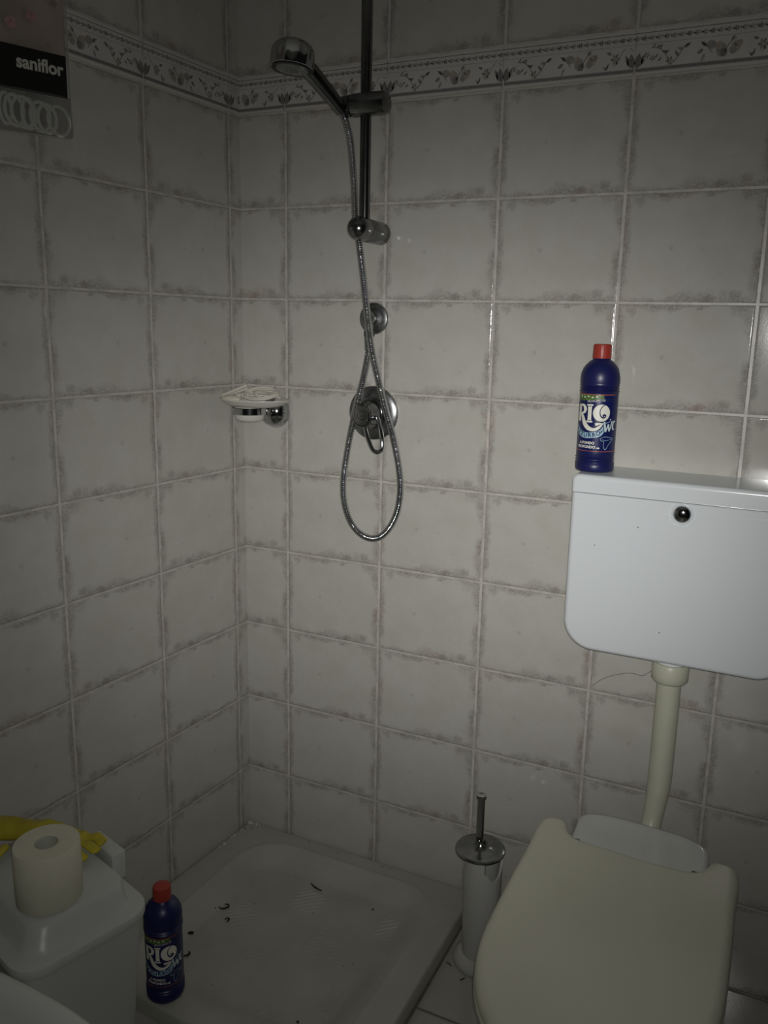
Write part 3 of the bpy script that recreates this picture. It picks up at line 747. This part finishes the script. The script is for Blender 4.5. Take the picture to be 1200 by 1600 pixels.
for zz in zs + [.30, .60, .85, 1.0]:
    ro, ri = [], []
    for k in range(NS):
        a = 2 * PI * k / NS; tz = topz(a); z = zz if zz <= .20 and zz in zs else .20 + (tz - .20) * zz
        r = hr(z); ro.append(bm.verts.new((bx + r * math.cos(a), by + r * math.sin(a), z)))
        ri.append(bm.verts.new((bx + (r - .0048) * math.cos(a), by + (r - .0048) * math.sin(a), z)))
    rings_o.append(ro); rings_i.append(ri)
for G, fl in ((rings_o, 0), (rings_i, 1)):
    for a, b in zip(G, G[1:]):
        for k in range(NS):
            q = (a[k], a[(k + 1) % NS], b[(k + 1) % NS], b[k]); bm.faces.new(q if not fl else q[::-1])
for k in range(NS):
    bm.faces.new((rings_o[-1][k], rings_o[-1][(k + 1) % NS], rings_i[-1][(k + 1) % NS], rings_i[-1][k]))
    bm.faces.new((rings_i[0][k], rings_i[0][(k + 1) % NS], rings_o[0][(k + 1) % NS], rings_o[0][k]))
under(bobj('holder', bm, mat('brush_holder_ceramic', (.47, .47, .44), .22, coat=.2), None, True, 50), tb)
bm = bmesh.new(); lathe(bm, [(.048, .2655), (.0525, .2665), (.0530, .2695), (.0500, .2720), (.0400, .2725), (.0360, .2740), (.0200, .2760), (.0140, .2810), (.0100, .2870), (.0085, .2920)], (.703, -.160, 0), (0, 0, 1), 56)
under(bobj('brush_lid', bm, M_chromeb, None, True, 40), tb)
bm = bmesh.new(); lathe(bm, [(.0080, .290), (.0080, .386), (.0105, .3875), (.0110, .391), (.0100, .3945), (.006, .3955), (.004, .3935)], (.7, -.160, 0), (-.012, 0, 1), 28)
under(bobj('handle', bm, M_chrome, None, True, 40), tb)
bm = bmesh.new(); lathe(bm, [(.006, .05), (.026, .055), (.030, .08), (.030, .12), (.024, .14), (.006, .145), (.006, .26)], (bx, by, 0), (0, 0, 1), 28)
under(bobj('brush_head', bm, mat('bristles', (.45, .45, .42), .9, bump=1.0, bscale=500), None, True, 40), tb)

# bits of dirt on the floor by the brush
for k, (x, y, l, an, lab) in enumerate(((.664, -.205, .014, 2.4, 'small dark fleck on the floor tile just left of the toilet brush foot'), (.695, -.232, .012, .7, 'small dark fleck on the floor tile in front of the toilet brush foot'))):
    bm = bmesh.new(); tube(bm, smooth_path([(x, y, .0012), (x + l * .5 * math.cos(an), y + l * .5 * math.sin(an), .0016), (x + l * math.cos(an + .3), y + l * math.sin(an + .3), .0012)], 5), .0011, 6)
    tag(bobj('floor_fleck', bm, M_deb), lab, 'debris')

# ------------------------------------------------------------------ bin, roll, gloves
RZ = math.radians(-16)
bn = empty('waste_bin', (.137, -.785, 0), 'large white plastic bin with domed lid carrying a toilet roll and gloves', 'bin', None, RZ)
def put(o, root): o.parent = root; return o
def rr3(hx, hy, r, z, n=10, x=0, y=0): return [Vector((px, py, z)) for px, py in rrect(x - hx, y - hy, x + hx, y + hy, r, n)]
bm = bmesh.new(); loft(bm, [rr3(.126, .080, .03, .001), rr3(.129, .083, .03, .01), rr3(.152, .100, .018, .375)]); put(bobj('body', bm, M_bin, None, True, 40), bn)
bm = bmesh.new()
loft(bm, [rr3(.156, .105, .040, .372), rr3(.163, .111, .044, .374), rr3(.1645, .1125, .045, .379), rr3(.1645, .1125, .045, .389), rr3(.1635, .1115, .044, .3915), rr3(.161, .109, .043, .3930), rr3(.146, .094, .036, .3935), rr3(.1425, .0905, .034, .3945),
          rr3(.139, .088, .034, .399, y=.001), rr3(.131, .084, .032, .413, y=.005), rr3(.125, .081, .030, .4245, y=.008), rr3(.121, .0785, .029, .4285, y=.009), rr3(.115, .073, .028, .4305, y=.009), rr3(.08, .03, .02, .4312)])
put(bobj('lid', bm, M_bin, None, True, 30), bn)
bm = bevelbox(-.03, .0985, .386, .056, .1240, .4385, .0025); put(bobj('hinge_housing', bm, M_bin, None, True, 40), bn)

def roll():
    bm = bmesh.new(); r = .0505; hgt = .097
    prof = [(.0165, .0), (.049, 0), (r, .002), (r + .0006, hgt * .5), (r, hgt - .002), (.0490, hgt - .0002), (.0410, hgt), (.0320, hgt - .0004), (.0225, hgt), (.0180, hgt - .0010)]
    lathe(bm, prof, (0, 0, 0), (0, 0, 1), 72, cap0=False, cap1=False)
    t = empty('toilet_roll', (.196, -.820, .4316), 'full white toilet roll standing upright on the bin lid', 'toilet roll')
    put(bobj('paper', bm, M_paper, None, True, 40), t)
    bm = bmesh.new(); lathe(bm, [(.0180, hgt - .0010), (.0168, hgt - .003), (.0165, .0006), (.0172, 0)], (0, 0, 0), (0, 0, 1), 40, cap0=False, cap1=False); put(bobj('core', bm, M_card), t)
    t.rotation_euler = (.0, .0, .4)
roll()

def glove(loc, rz, fingers, label, palm=(.055, .042, .016), cuff=True, sc=1.0, lift=0.0):
    bm = bmesh.new()
    verts = []; edges = []; rad = []
    def add(p, r, par=None):
        verts.append(Vector(p) * sc); rad.append(r * sc)
        if par is not None: edges.append((par, len(verts) - 1))
        return len(verts) - 1
    if not cuff: add((0, 0, .016), .030); a = 0
    else: a = add((0, 0, .016), (.030)); c0 = add((-.05, .004, .018), .028, a); c1 = add((-.10, .0, .019), .032, c0); c2 = add((-.135, -.006, .018), .038, c1)
    k = add((.035, 0, .014), .030, a)
    for (oy, segs) in fingers:
        p = k; x, y, z = .04, oy, .013
        for (dx, dy, dz) in segs:
            x += dx; y += dy; z += dz; p = add((x, y, z), .0095, p)
    me = bpy.data.meshes.new('glove'); me.from_pydata(verts, edges, [])
    o = bpy.data.objects.new('rubber_glove', me); C.objects.link(o)
    md = o.modifiers.new('s', 'SKIN'); sk = me.skin_vertices[0].data
    for i, r in enumerate(rad):
        sk[i].radius = (r, r * (.36 if r > .02 * sc else .62))
    sk[0].use_root = True
    md2 = o.modifiers.new('u', 'SUBSURF'); md2.levels = 2; md2.render_levels = 2
    dg = bpy.context.evaluated_depsgraph_get(); dg.update()
    m2 = bpy.data.meshes.new_from_object(o.evaluated_get(dg)); bpy.data.objects.remove(o)
    for v in m2.vertices:
        n = noise.noise(v.co * 38); n2 = noise.noise(v.co * 16 + Vector((3, 1, 7)))
        v.co.z = max(.0015, v.co.z * (1 + .55 * n2) + .0045 * n); v.co.y += .004 * n
    m2.materials.clear()
    g = link('rubber_glove', m2, M_glove, None, True, loc); g.rotation_euler = (0, 0, rz)
    return tag(g, label, 'glove')
ff = [(.026, [(.025, .006, 0), (.025, .004, .002), (.018, .002, -.003)]), (.009, [(.028, .002, .004), (.028, .000, .002), (.018, -.002, -.004)]),
      (-.008, [(.028, -.002, .006), (.026, -.006, .003), (.020, -.004, -.007)]), (-.024, [(.022, -.006, .003), (.022, -.006, 0), (.012, -.006, -.004)]), (-.03, [(-.01, -.018, .002), (.012, -.022, 0)])]
ff2 = [(.010, [(.026, .000, .004), (.024, -.006, .004), (.018, -.010, -.004)]), (-.004, [(.028, -.006, .006), (.024, -.008, .003), (.016, -.010, -.006)]), (-.018, [(.024, -.010, .003), (.020, -.010, 0), (.012, -.008, -.004)]), (-.026, [(.006, -.016, .002), (.008, -.016, 0)])]
g1 = glove((.088, -.722, .4340), .28, ff2, 'yellow rubber glove lying on the bin lid behind the toilet roll')
g2 = glove((.066, -.838, .4340), 2.9, ff, 'yellow rubber glove bunched up left of the toilet roll', sc=.85, cuff=False)
for g in (g1, g2): pass

# ------------------------------------------------------------------ bidet at the left wall, only its rim reaches the picture
bd = empty('bidet', (.20, -1.14, 0), 'white bidet whose rounded rim shows in the lower left corner beside the bin', 'bidet')
def bov(k, z, dx=0): 
    out = []
    for q in range(96):
        a = 2 * PI * q / 96; c, s = math.cos(a), math.sin(a); e = 2 / 4.6 if c < 0 else 2 / 3.1
        out.append(Vector((.255 + dx + (.32 if c > 0 else .29) * k * math.copysign(abs(c) ** e, c), -1.140 + .183 * k * math.copysign(abs(s) ** e, s), z)))
    return out
bm = bmesh.new()
loft(bm, [bov(.62, .001), bov(.60, .05), bov(.62, .18), bov(.80, .30), bov(.96, .385), bov(.99, .400), bov(1.0, .412), bov(.985, .420), bov(.955, .4235), bov(.88, .4225), bov(.815, .417), bov(.775, .406), bov(.745, .385), bov(.60, .34), bov(.42, .29), bov(.2, .275), bov(.03, .272)], cap1=True)
under(bobj('basin', bm, M_porc, None, True, 60), bd)
bm = bmesh.new(); tube(bm, smooth_path([(.03, -1.15, .423), (.03, -1.15, .50), (.06, -1.15, .53), (.12, -1.15, .525), (.15, -1.15, .505)], 8), .011, 20); lathe(bm, [(.026, .420), (.026, .45), (.02, .46)], (.03, -1.15, 0), (0, 0, 1), 28)
under(bobj('spout', bm, M_chrome, None, True, 50), bd)

# ------------------------------------------------------------------ bottles of toilet cleaner
RB = .0368
def bottle(loc, face, label, tilt=0.0):
    t = empty('cleaner_bottle', loc, label, 'bottle', None, face)
    bm = bmesh.new(); r = RB
    prof = [(.026, .004), (.032, .0005), (.0352, .002), (r, .006), (r, .0175), (r - .0018, .0190), (r - .0018, .0205), (r + .0002, .0220), (r - .0018, .0240), (r - .0018, .0255), (r + .0002, .0270), (r - .0018, .0290), (r - .0010, .0310),
            (r - .0010, .0400), (r - .0010, .1500), (r + .0003, .1525), (r - .0020, .1550), (r + .0003, .1575), (r - .0020, .1600), (r + .0003, .1630), (r - .0008, .1650), (r, .1680), (r, .1780), (r - .0010, .1860), (r - .0040, .1940), (r - .0090, .2010), (r - .0150, .2070), (.0165, .2105), (.0155, .2135), (.0155, .2200)]
    lathe(bm, prof, (0, 0, 0), (0, 0, 1), 72); put(bobj('body', bm, M_blue, None, True, 60), t)
    bm = bmesh.new(); seg = 60
    pr = [(.0172, .2125), (.0176, .2135), (.0170, .2360), (.0162, .2382), (.0140, .2390), (.001, .2391)]
    lathe(bm, pr, (0, 0, 0), (0, 0, 1), 96)
    for v in bm.verts:
        rad = math.hypot(v.co.x, v.co.y)
        if rad > .0155 and .2130 < v.co.z < .2370:
            k = 1 - .022 * (.5 + .5 * math.cos(24 * math.atan2(v.co.y, v.co.x))); v.co.x *= k; v.co.y *= k
    put(bobj('cap', bm, M_red, None, True, 50), t)
    # label: blue sleeve with printing wrapped round the front; local -Y is the front centre
    R0 = r - .0010
    bm = bmesh.new()
    def wrap(a, h, lift): th = a / R0 - PI / 2; q = R0 + .00025 + lift; return Vector((q * math.cos(th), q * math.sin(th), h))
    def grid(a0, a1, h0, h1, lift, mi, n=None, f0=None, f1=None):
        n = n or max(2, int((a1 - a0) / .0025)); rows = []
        for k in range(n + 1):
            a = a0 + (a1 - a0) * k / n; rows.append((bm.verts.new(wrap(a, f0(a) if f0 else h0, lift)), bm.verts.new(wrap(a, f1(a) if f1 else h1, lift))))
        for p, q in zip(rows, rows[1:]): bm.faces.new((p[0], q[0], q[1], p[1])).material_index = mi
    def stroke(pts, lift, mi, n=7):
        P = smooth_path([(x / 1000, y / 1000, wd / 1000) for x, y, wd in pts], n); prev = None
        for i, p in enumerate(P):
            a, b = P[max(0, i - 1)], P[min(len(P) - 1, i + 1)]; t2 = Vector((b.x - a.x, b.y - a.y)).normalized() * p.z * .5
            cur = (bm.verts.new(wrap(p.x - t2.y, p.y + t2.x, lift)), bm.verts.new(wrap(p.x + t2.y, p.y - t2.x, lift)))
            if prev: bm.faces.new((prev[0], prev[1], cur[1], cur[0])).material_index = mi
            prev = cur
    def disc(x, y, rx, ry, lift, mi, n=24):
        bm.faces.new([bm.verts.new(wrap((x + rx * math.cos(2 * PI * k / n)) / 1000, (y + ry * math.sin(2 * PI * k / n)) / 1000, lift)) for k in range(n)]).material_index = mi
    def ring2(x, y, rx, ry, lift, mi): 
        n = 36; prev = [bm.verts.new(wrap(x / 1000, y / 1000, lift))]
        for q in range(1, 9):
            cur = [bm.verts.new(wrap((x + q / 8 * rx * math.cos(2 * PI * k / n)) / 1000, (y + q / 8 * ry * math.sin(2 * PI * k / n)) / 1000, lift)) for k in range(n)]
            for k in range(n):
                if q == 1: bm.faces.new((prev[0], cur[k], cur[(k + 1) % n])).material_index = mi
                else: bm.faces.new((prev[k], cur[k], cur[(k + 1) % n], prev[(k + 1) % n])).material_index = mi
            prev = cur
    WH, CY, GR, OR, DK = 1, 2, 3, 4, 5
    grid(-.052, .052, .040, .1480, 0, 0)
    grid(-.052, .052, .0408, .0416, .0001, OR); grid(-.050, .034, .1466, .1476, .0001, OR)
    grid(-.050, .010, 0, 0, .0001, GR, 24, lambda a: .1325 + .11 * (a + .02), lambda a: .1462)
    grid(-.050, .030, 0, 0, .00016, DK, 32, lambda a: .1312 + .11 * (a + .02), lambda a: .1362 + .11 * (a + .02))
    for q in range(6): disc(-44 + q * 8.2, 141.6 + (q % 2) * 1.6, 1.9, 1.5, .0002, WH, 9)
    # RIO: dark-blue outlines under cream letters
    def both(pts, mi, l=.0003):
        stroke([(x, y, wd + 3.0) for x, y, wd in pts], l - .00012, DK); stroke(pts, l, mi)
    both([(-38.5, 96, 8.5), (-38.5, 112, 8.0), (-38.5, 127.5, 8.5)], WH)                               # R stem
    both([(-37, 126, 3), (-29.5, 126.3, 4.5), (-24.6, 120.5, 7.0), (-26.5, 113.5, 5.0), (-34, 111, 2.5)], WH)   # R bowl
    both([(-33.5, 111, 4), (-29, 104, 6.5), (-24.5, 93, 8.5), (-16, 84.5, 8.0), (-6, 82, 6.0), (3, 86, 5.0), (8.5, 91.5, 3.2), (11.5, 95, .8)], WH, .00032)   # R swash
    both([(-3, 91.6, 5.4), (3, 93.2, 3.6), (9, 94.2, 1.6)], WH, .00033)
    stroke([(-10, 88.5, 1), (-4, 87.2, 4.4), (3, 90.4, 1)], .00036, DK)
    both([(-14.6, 97, 7.6), (-14.6, 112, 7.0), (-14.6, 127, 7.6)], WH, .00036)
    both([(-21, 96.6, 2.4), (-14.6, 96.4, 3.0), (-8.5, 96.6, 2.4)], WH, .00037); both([(-21, 127.4, 2.4), (-14.6, 127.6, 3.0), (-8.5, 127.8, 2.4)], WH, .00037)
    ring2(7.4, 113.5, 17.4, 17.2, .00020, DK); ring2(7.4, 113.5, 15.8, 15.8, .00036, WH)
    stroke([(15, 130, 1.2), (9.0, 126.2, 1.6), (4.6, 119.0, 1.8), (5.0, 110.2, 2.2), (9.0, 105.2, 2.8), (13.6, 105.6, 2.4), (15.6, 109, 2.6)], .00044, DK); disc(12.6, 108.8, 3.5, 3.1, .00045, DK)
    disc(25.5, 101.5, 1.2, 1.2, .0003, WH, 10)
    # pale blue swoosh
    stroke([(-48, 88, 3), (-42, 80.5, 9.5), (-32, 73.5, 10.5), (-20, 70.6, 10.5), (-8, 71.6, 10.5), (4.4, 74.6, 10.5), (10.5, 80.5, 8), (13, 88, 4), (16, 94, 1.5), (26, 98.0, .8)], .00016, CY)
    put_bm = bm
    # lettering from the built-in font
    def text(s, size, x, y, lift, mi, ang=0.0, off=0.0, squash=1.0, shear=0.0):
        cu = bpy.data.curves.new('t', 'FONT'); cu.body = s; cu.size = size; cu.offset = off; cu.align_x = 'CENTER'; cu.align_y = 'CENTER'; cu.resolution_u = 3; cu.shear = shear
        o = bpy.data.objects.new('t', cu); C.objects.link(o); dg = bpy.context.evaluated_depsgraph_get(); dg.update()
        me = bpy.data.meshes.new_from_object(o.evaluated_get(dg)); bpy.data.objects.remove(o)
        tb_ = bmesh.new(); tb_.from_mesh(me); bmesh.ops.triangulate(tb_, faces=tb_.faces)
        vs = {}
        for v in tb_.verts:
            px, py = v.co.x * squash * 1000, v.co.y * 1000
            vs[v] = bm.verts.new(wrap((x + px * math.cos(ang) - py * math.sin(ang)) / 1000, (y + px * math.sin(ang) + py * math.cos(ang)) / 1000, lift))
        for f in tb_.faces:
            try: bm.faces.new([vs[v] for v in f.verts]).material_index = mi
            except ValueError: pass
        tb_.free(); bpy.data.meshes.remove(me)
    arc = [(-45.5, 83.5, -.85), (-40.2, 78.6, -.62), (-33.6, 74.2, -.42), (-26.0, 71.4, -.20), (-17.6, 70.6, 0.0), (-9.2, 71.5, .20), (-.8, 75.2, .48)]
    arc = [(-43, 81.0, -.78), (-36.6, 76.0, -.52), (-29.0, 72.6, -.30), (-20.6, 70.9, -.08), (-12.2, 71.2, .12), (-4.2, 72.2, .30), (3.6, 74.9, .52)]
    for ch, (x, y, an) in zip('AZZURRO', arc): text(ch, .0108, x, y, .0005, DK, an, .00035)
    both([(13.6, 97.5, 3.4), (15.0, 88, 3.6), (16.8, 78.4, 3.2)], 6, .00040); both([(16.8, 79.0, 2.6), (19.6, 86.5, 2.4), (22.0, 93.0, 2.4)], 6, .00041)
    both([(21.8, 93.0, 3.4), (22.8, 86, 3.4), (24.6, 79.4, 3.0)], 6, .00042); both([(24.4, 80, 2.6), (27.2, 88.5, 2.4), (29.8, 99.0, 2.2)], 6, .00043)
    both([(38.6, 95.6, 2.8), (36.0, 98.4, 2.8), (32.8, 94.6, 3.8), (32.0, 88.4, 4.0), (33.4, 83.0, 3.2), (37.0, 83.8, 2.4)], 6, .00044)
    text('A FONDO', .0068, -17.6, 56.4, .0002, WH, 0, .00025); text('PROFONDO', .0068, -19.0, 48.8, .0002, WH, 0, .00025)
    text('PROFUMO DI', .0056, -4.0, 135.3, .0003, WH, .11, 0.0)
    stroke([(1.5, 47.6, 1.6), (5.5, 47.6, 1.6)], .0002, WH); stroke([(5.0, 47.6, 4.4), (8.2, 47.6, .2)], .0002, WH)
    # line drawing of a toilet bowl
    for L in ([(8, 66, .5), (16, 69, .7), (26, 68, .7), (33, 64.5, .5)], [(8, 66, .6), (9.5, 62, .7), (15, 60, .7), (14.5, 54, .7), (17, 46, .8), (20, 45, .7)], [(20, 45, .7), (23, 51, .7), (27.5, 57, .7), (31, 60.5, .7), (33, 64.5, .6)],
              [(11, 64, .4), (18, 62.2, .5), (27, 63.5, .4), (31, 65, .4)], [(34, 62, .4), (35, 66, .5), (31, 67.5, .4)]): stroke(L, .0002, CY)
    bmesh.ops.recalc_face_normals(bm, faces=[])
    lb = bobj('label', bm, [M_lblue, M_lwhite, M_lcyan, M_lgreen, M_lorange, M_ldark, M_lpale], t, False)
    # all label faces look outwards
    me = lb.data; bm3 = bmesh.new(); bm3.from_mesh(me)
    fl = [f for f in bm3.faces if f.normal.dot(Vector((f.calc_center_median().x, f.calc_center_median().y, 0))) < 0]
    bmesh.ops.reverse_faces(bm3, faces=fl); bm3.to_mesh(me); bm3.free()
    return t
fa = math.atan2(-1.66 + .07, 1.196 - .866) + PI / 2
bottle((.866, -.072, 1.0837), fa - .02, 'blue red-capped toilet cleaner bottle standing on the cistern lid')
fb = math.atan2(-1.66 + .558, 1.196 - .190) + PI / 2
bottle((.193, -.560, .0375), fb + .04, 'blue red-capped toilet cleaner bottle standing on the tray corner by the bin')

# ------------------------------------------------------------------ shower curtain pack hanging on the left wall
OFF = .028
def LW(s, z, t): return LD * s + LN * t + Vector((0, 0, z))
pk = empty('curtain_pack', LW(.63, 1.65, OFF), 'clear pack with folded flowered shower curtain and black name card on the left wall', 'curtain pack')
SL = -.085                                        # the pack hangs a little askew
def pz(z, s): return z + SL * (s - .487)
def sheet(name, s0, s1, z0, z1, t, m, wav=.0, parent=None, n=24, th=.0):
    bm = bmesh.new(); rows = []
    for j in range(n + 1):
        z = z0 + (z1 - z0) * j / n; row = []
        for i in range(n + 1):
            s = s0 + (s1 - s0) * i / n
            e = min(i, n - i) / n
            row.append(bm.verts.new(LW(s, pz(z, s), t + wav * (noise.noise(Vector((s * 14, z * 14, t * 50)))) )))
        rows.append(row)
    for a, b in zip(rows, rows[1:]):
        for k in range(n): bm.faces.new((a[k], a[k + 1], b[k + 1], b[k]))
    if th:
        r = bmesh.ops.solidify(bm, geom=list(bm.faces), thickness=th)
    return under(bobj(name, bm, m, None, True, 40), parent)
# folded curtain with printed flowers
bm = bmesh.new(); O = rrect(.4885, 1.785, .86, 2.12, .008, 4)
fold = sheet('folded_curtain', .4885, .86, 1.782, 2.12, OFF - .003, M_cloth, .006, pk, 30, .014)
bm = bmesh.new(); rnd = random.Random(11)
def petal_flower(s, z, r, mi):
    for k in range(5):
        a = 2 * PI * k / 5 + s * 40; cx, cz = s + r * .5 * math.cos(a), z + r * .5 * math.sin(a)
        pts = []
        for q in range(9):
            b = 2 * PI * q / 9; rr = r * .5 * (1 + .2 * noise.noise(Vector((cx * 90 + q, cz * 90, 1))))
            pts.append(bm.verts.new(LW(cx + rr * math.cos(b), pz(cz + rr * .85 * math.sin(b), cx), OFF + .0046 + .0002 * k)))
        bm.faces.new(pts).material_index = mi
for s, z, r, mi in ((.600, 1.822, .011, 0), (.560, 1.838, .010, 0), (.515, 1.868, .008, 1), (.585, 1.885, .009, 1), (.640, 1.86, .010, 0), (.620, 1.905, .008, 1), (.530, 1.800, .006, 1), (.548, 1.888, .007, 1), (.69, 1.83, .010, 0), (.52, 1.93, .01, 0), (.60, 1.95, .01, 0), (.66, 1.98, .01, 1)):
    petal_flower(s, z, r, mi)
t_ = bpy.data.meshes.new('tmp'); bm.to_mesh(t_); bm.free(); bm = bmesh.new(); bm.from_mesh(fold.data); nf = len(bm.faces); bm.from_mesh(t_); bm.faces.ensure_lookup_table()
for f in bm.faces[nf:]: f.material_index += 1
bm.to_mesh(fold.data); bm.free(); bpy.data.meshes.remove(t_); fold.data.materials.append(M_pink); fold.data.materials.append(M_leaf)
# black name card
bm = bmesh.new(); n = 12
def card_pt(s, z, t): return LW(s, pz(z, s), t)
v = [bm.verts.new(card_pt(s, z, t)) for t in (OFF + .0052, OFF + .0062) for s, z in ((.4965, 1.7205), (.86, 1.7205), (.86, 1.7885), (.4965, 1.7885))]
for f in ((3, 2, 1, 0), (4, 5, 6, 7), (0, 1, 5, 4), (1, 2, 6, 5), (2, 3, 7, 6), (3, 0, 4, 7)): bm.faces.new([v[i] for i in f])
bmesh.ops.recalc_face_normals(bm, faces=bm.faces)
card = under(bobj('name_card', bm, M_black, None, False), pk)
cu = bpy.data.curves.new('saniflor_text', 'FONT'); cu.body = 'saniflor'; cu.size = .0285; cu.offset = .0009; cu.space_character = 1.0; cu.align_x = 'RIGHT'
ob = bpy.data.objects.new('t', cu); C.objects.link(ob); dg = bpy.context.evaluated_depsgraph_get(); dg.update()
me = bpy.data.meshes.new_from_object(ob.evaluated_get(dg)); bpy.data.objects.remove(ob)
wd = max(v.co.x for v in me.vertices) - min(v.co.x for v in me.vertices); x1 = max(v.co.x for v in me.vertices); kx = .093 / wd
for v in me.vertices:
    s = .5025 - (v.co.x - x1) * kx; z = 1.7560 + v.co.y; v.co = LW(s, pz(z, s), OFF + .0066)
me.flip_normals() if False else None
me.materials.clear(); under(link('lettering', me, M_gtext, None, False), pk)['label'] = 'grey lettering on the black card'
# clear pocket
bm = bmesh.new()
def pocket(t, z0=1.6600, z1=1.7215, s0=.4865, s1=.86):
    O = rrect(s0, z0, s1, z1, .010, 6); return [LW(s, pz(z, s), t) for s, z in O]
n = 20; G = []
for t, sg in ((OFF + .0130, 1), (OFF - .008, -1)):
    rows = []
    for j in range(n + 1):
        z = 1.6560 + (1.7225 - 1.6560) * j / n; row = []
        for i in range(n + 1):
            s = .4865 + (.86 - .48) * i / n
            e = min(1, min(j, n - j * .6, i * 2) / 3.0); tt = OFF + .001 + (t - OFF - .001) * e + .0015 * noise.noise(Vector((s * 30, z * 30, t * 99)))
            row.append(bm.verts.new(LW(s, pz(z, s), tt)))
        rows.append(row)
    for a, b in zip(rows, rows[1:]):
        for k in range(n): bm.faces.new((a[k], a[k + 1], b[k + 1], b[k]))
under(bobj('clear_pocket', bm, M_clear, None, True), pk)
bm = bmesh.new(); tube(bm, [LW(s, pz(z, s), OFF + .001) for s, z in ((.4865, 2.1), (.4870, 1.80), (.4875, 1.74), (.4860, 1.70), (.4850, 1.664), (.4875, 1.6570), (.495, 1.6558), (.6, 1.6556), (.86, 1.6556))], .0014, 8)
under(bobj('welded_seam', bm, mat('seam_film', (.36, .37, .34), .4), None, True), pk)
# curtain rings inside the pocket
RINGS = [(.5145, 1.6830, .0235, .22, 'rightmost white plastic curtain ring in the clear pocket'), (.5390, 1.6835, .0225, -.75, 'second white curtain ring from the right, tilted across its neighbour'),
         (.5530, 1.6850, .0230, .45, 'third white curtain ring from the right in the clear pocket'), (.5740, 1.6870, .0235, .85, 'fourth white curtain ring from the right in the clear pocket'),
         (.5860, 1.6880, .0235, -.55, 'fifth white curtain ring from the right in the clear pocket'), (.6030, 1.6890, .0235, .60, 'sixth white curtain ring from the right in the clear pocket'),
         (.6180, 1.6900, .0235, .95, 'leftmost white curtain ring visible, cut by the photo edge')]
for i, (s, z, r, yaw, lab) in enumerate(RINGS):
    bm = bmesh.new(); pts = []
    for k in range(48):
        a = 2 * PI * k / 48; pts.append(Vector((r * math.cos(a) * math.cos(yaw), r * math.sin(a), (r * math.cos(a) * math.sin(yaw)) * .18)))
    c = LW(s, pz(z, s), OFF + .0015 + .0008 * (i % 3))
    P = [c + LD * p.x + Vector((0, 0, p.y)) + LN * p.z for p in pts]
    tube(bm, P, .0034, 10, closed=True); tag(bobj('curtain_ring', bm, M_ring), lab, 'curtain ring', 'white curtain rings in the clear pocket')
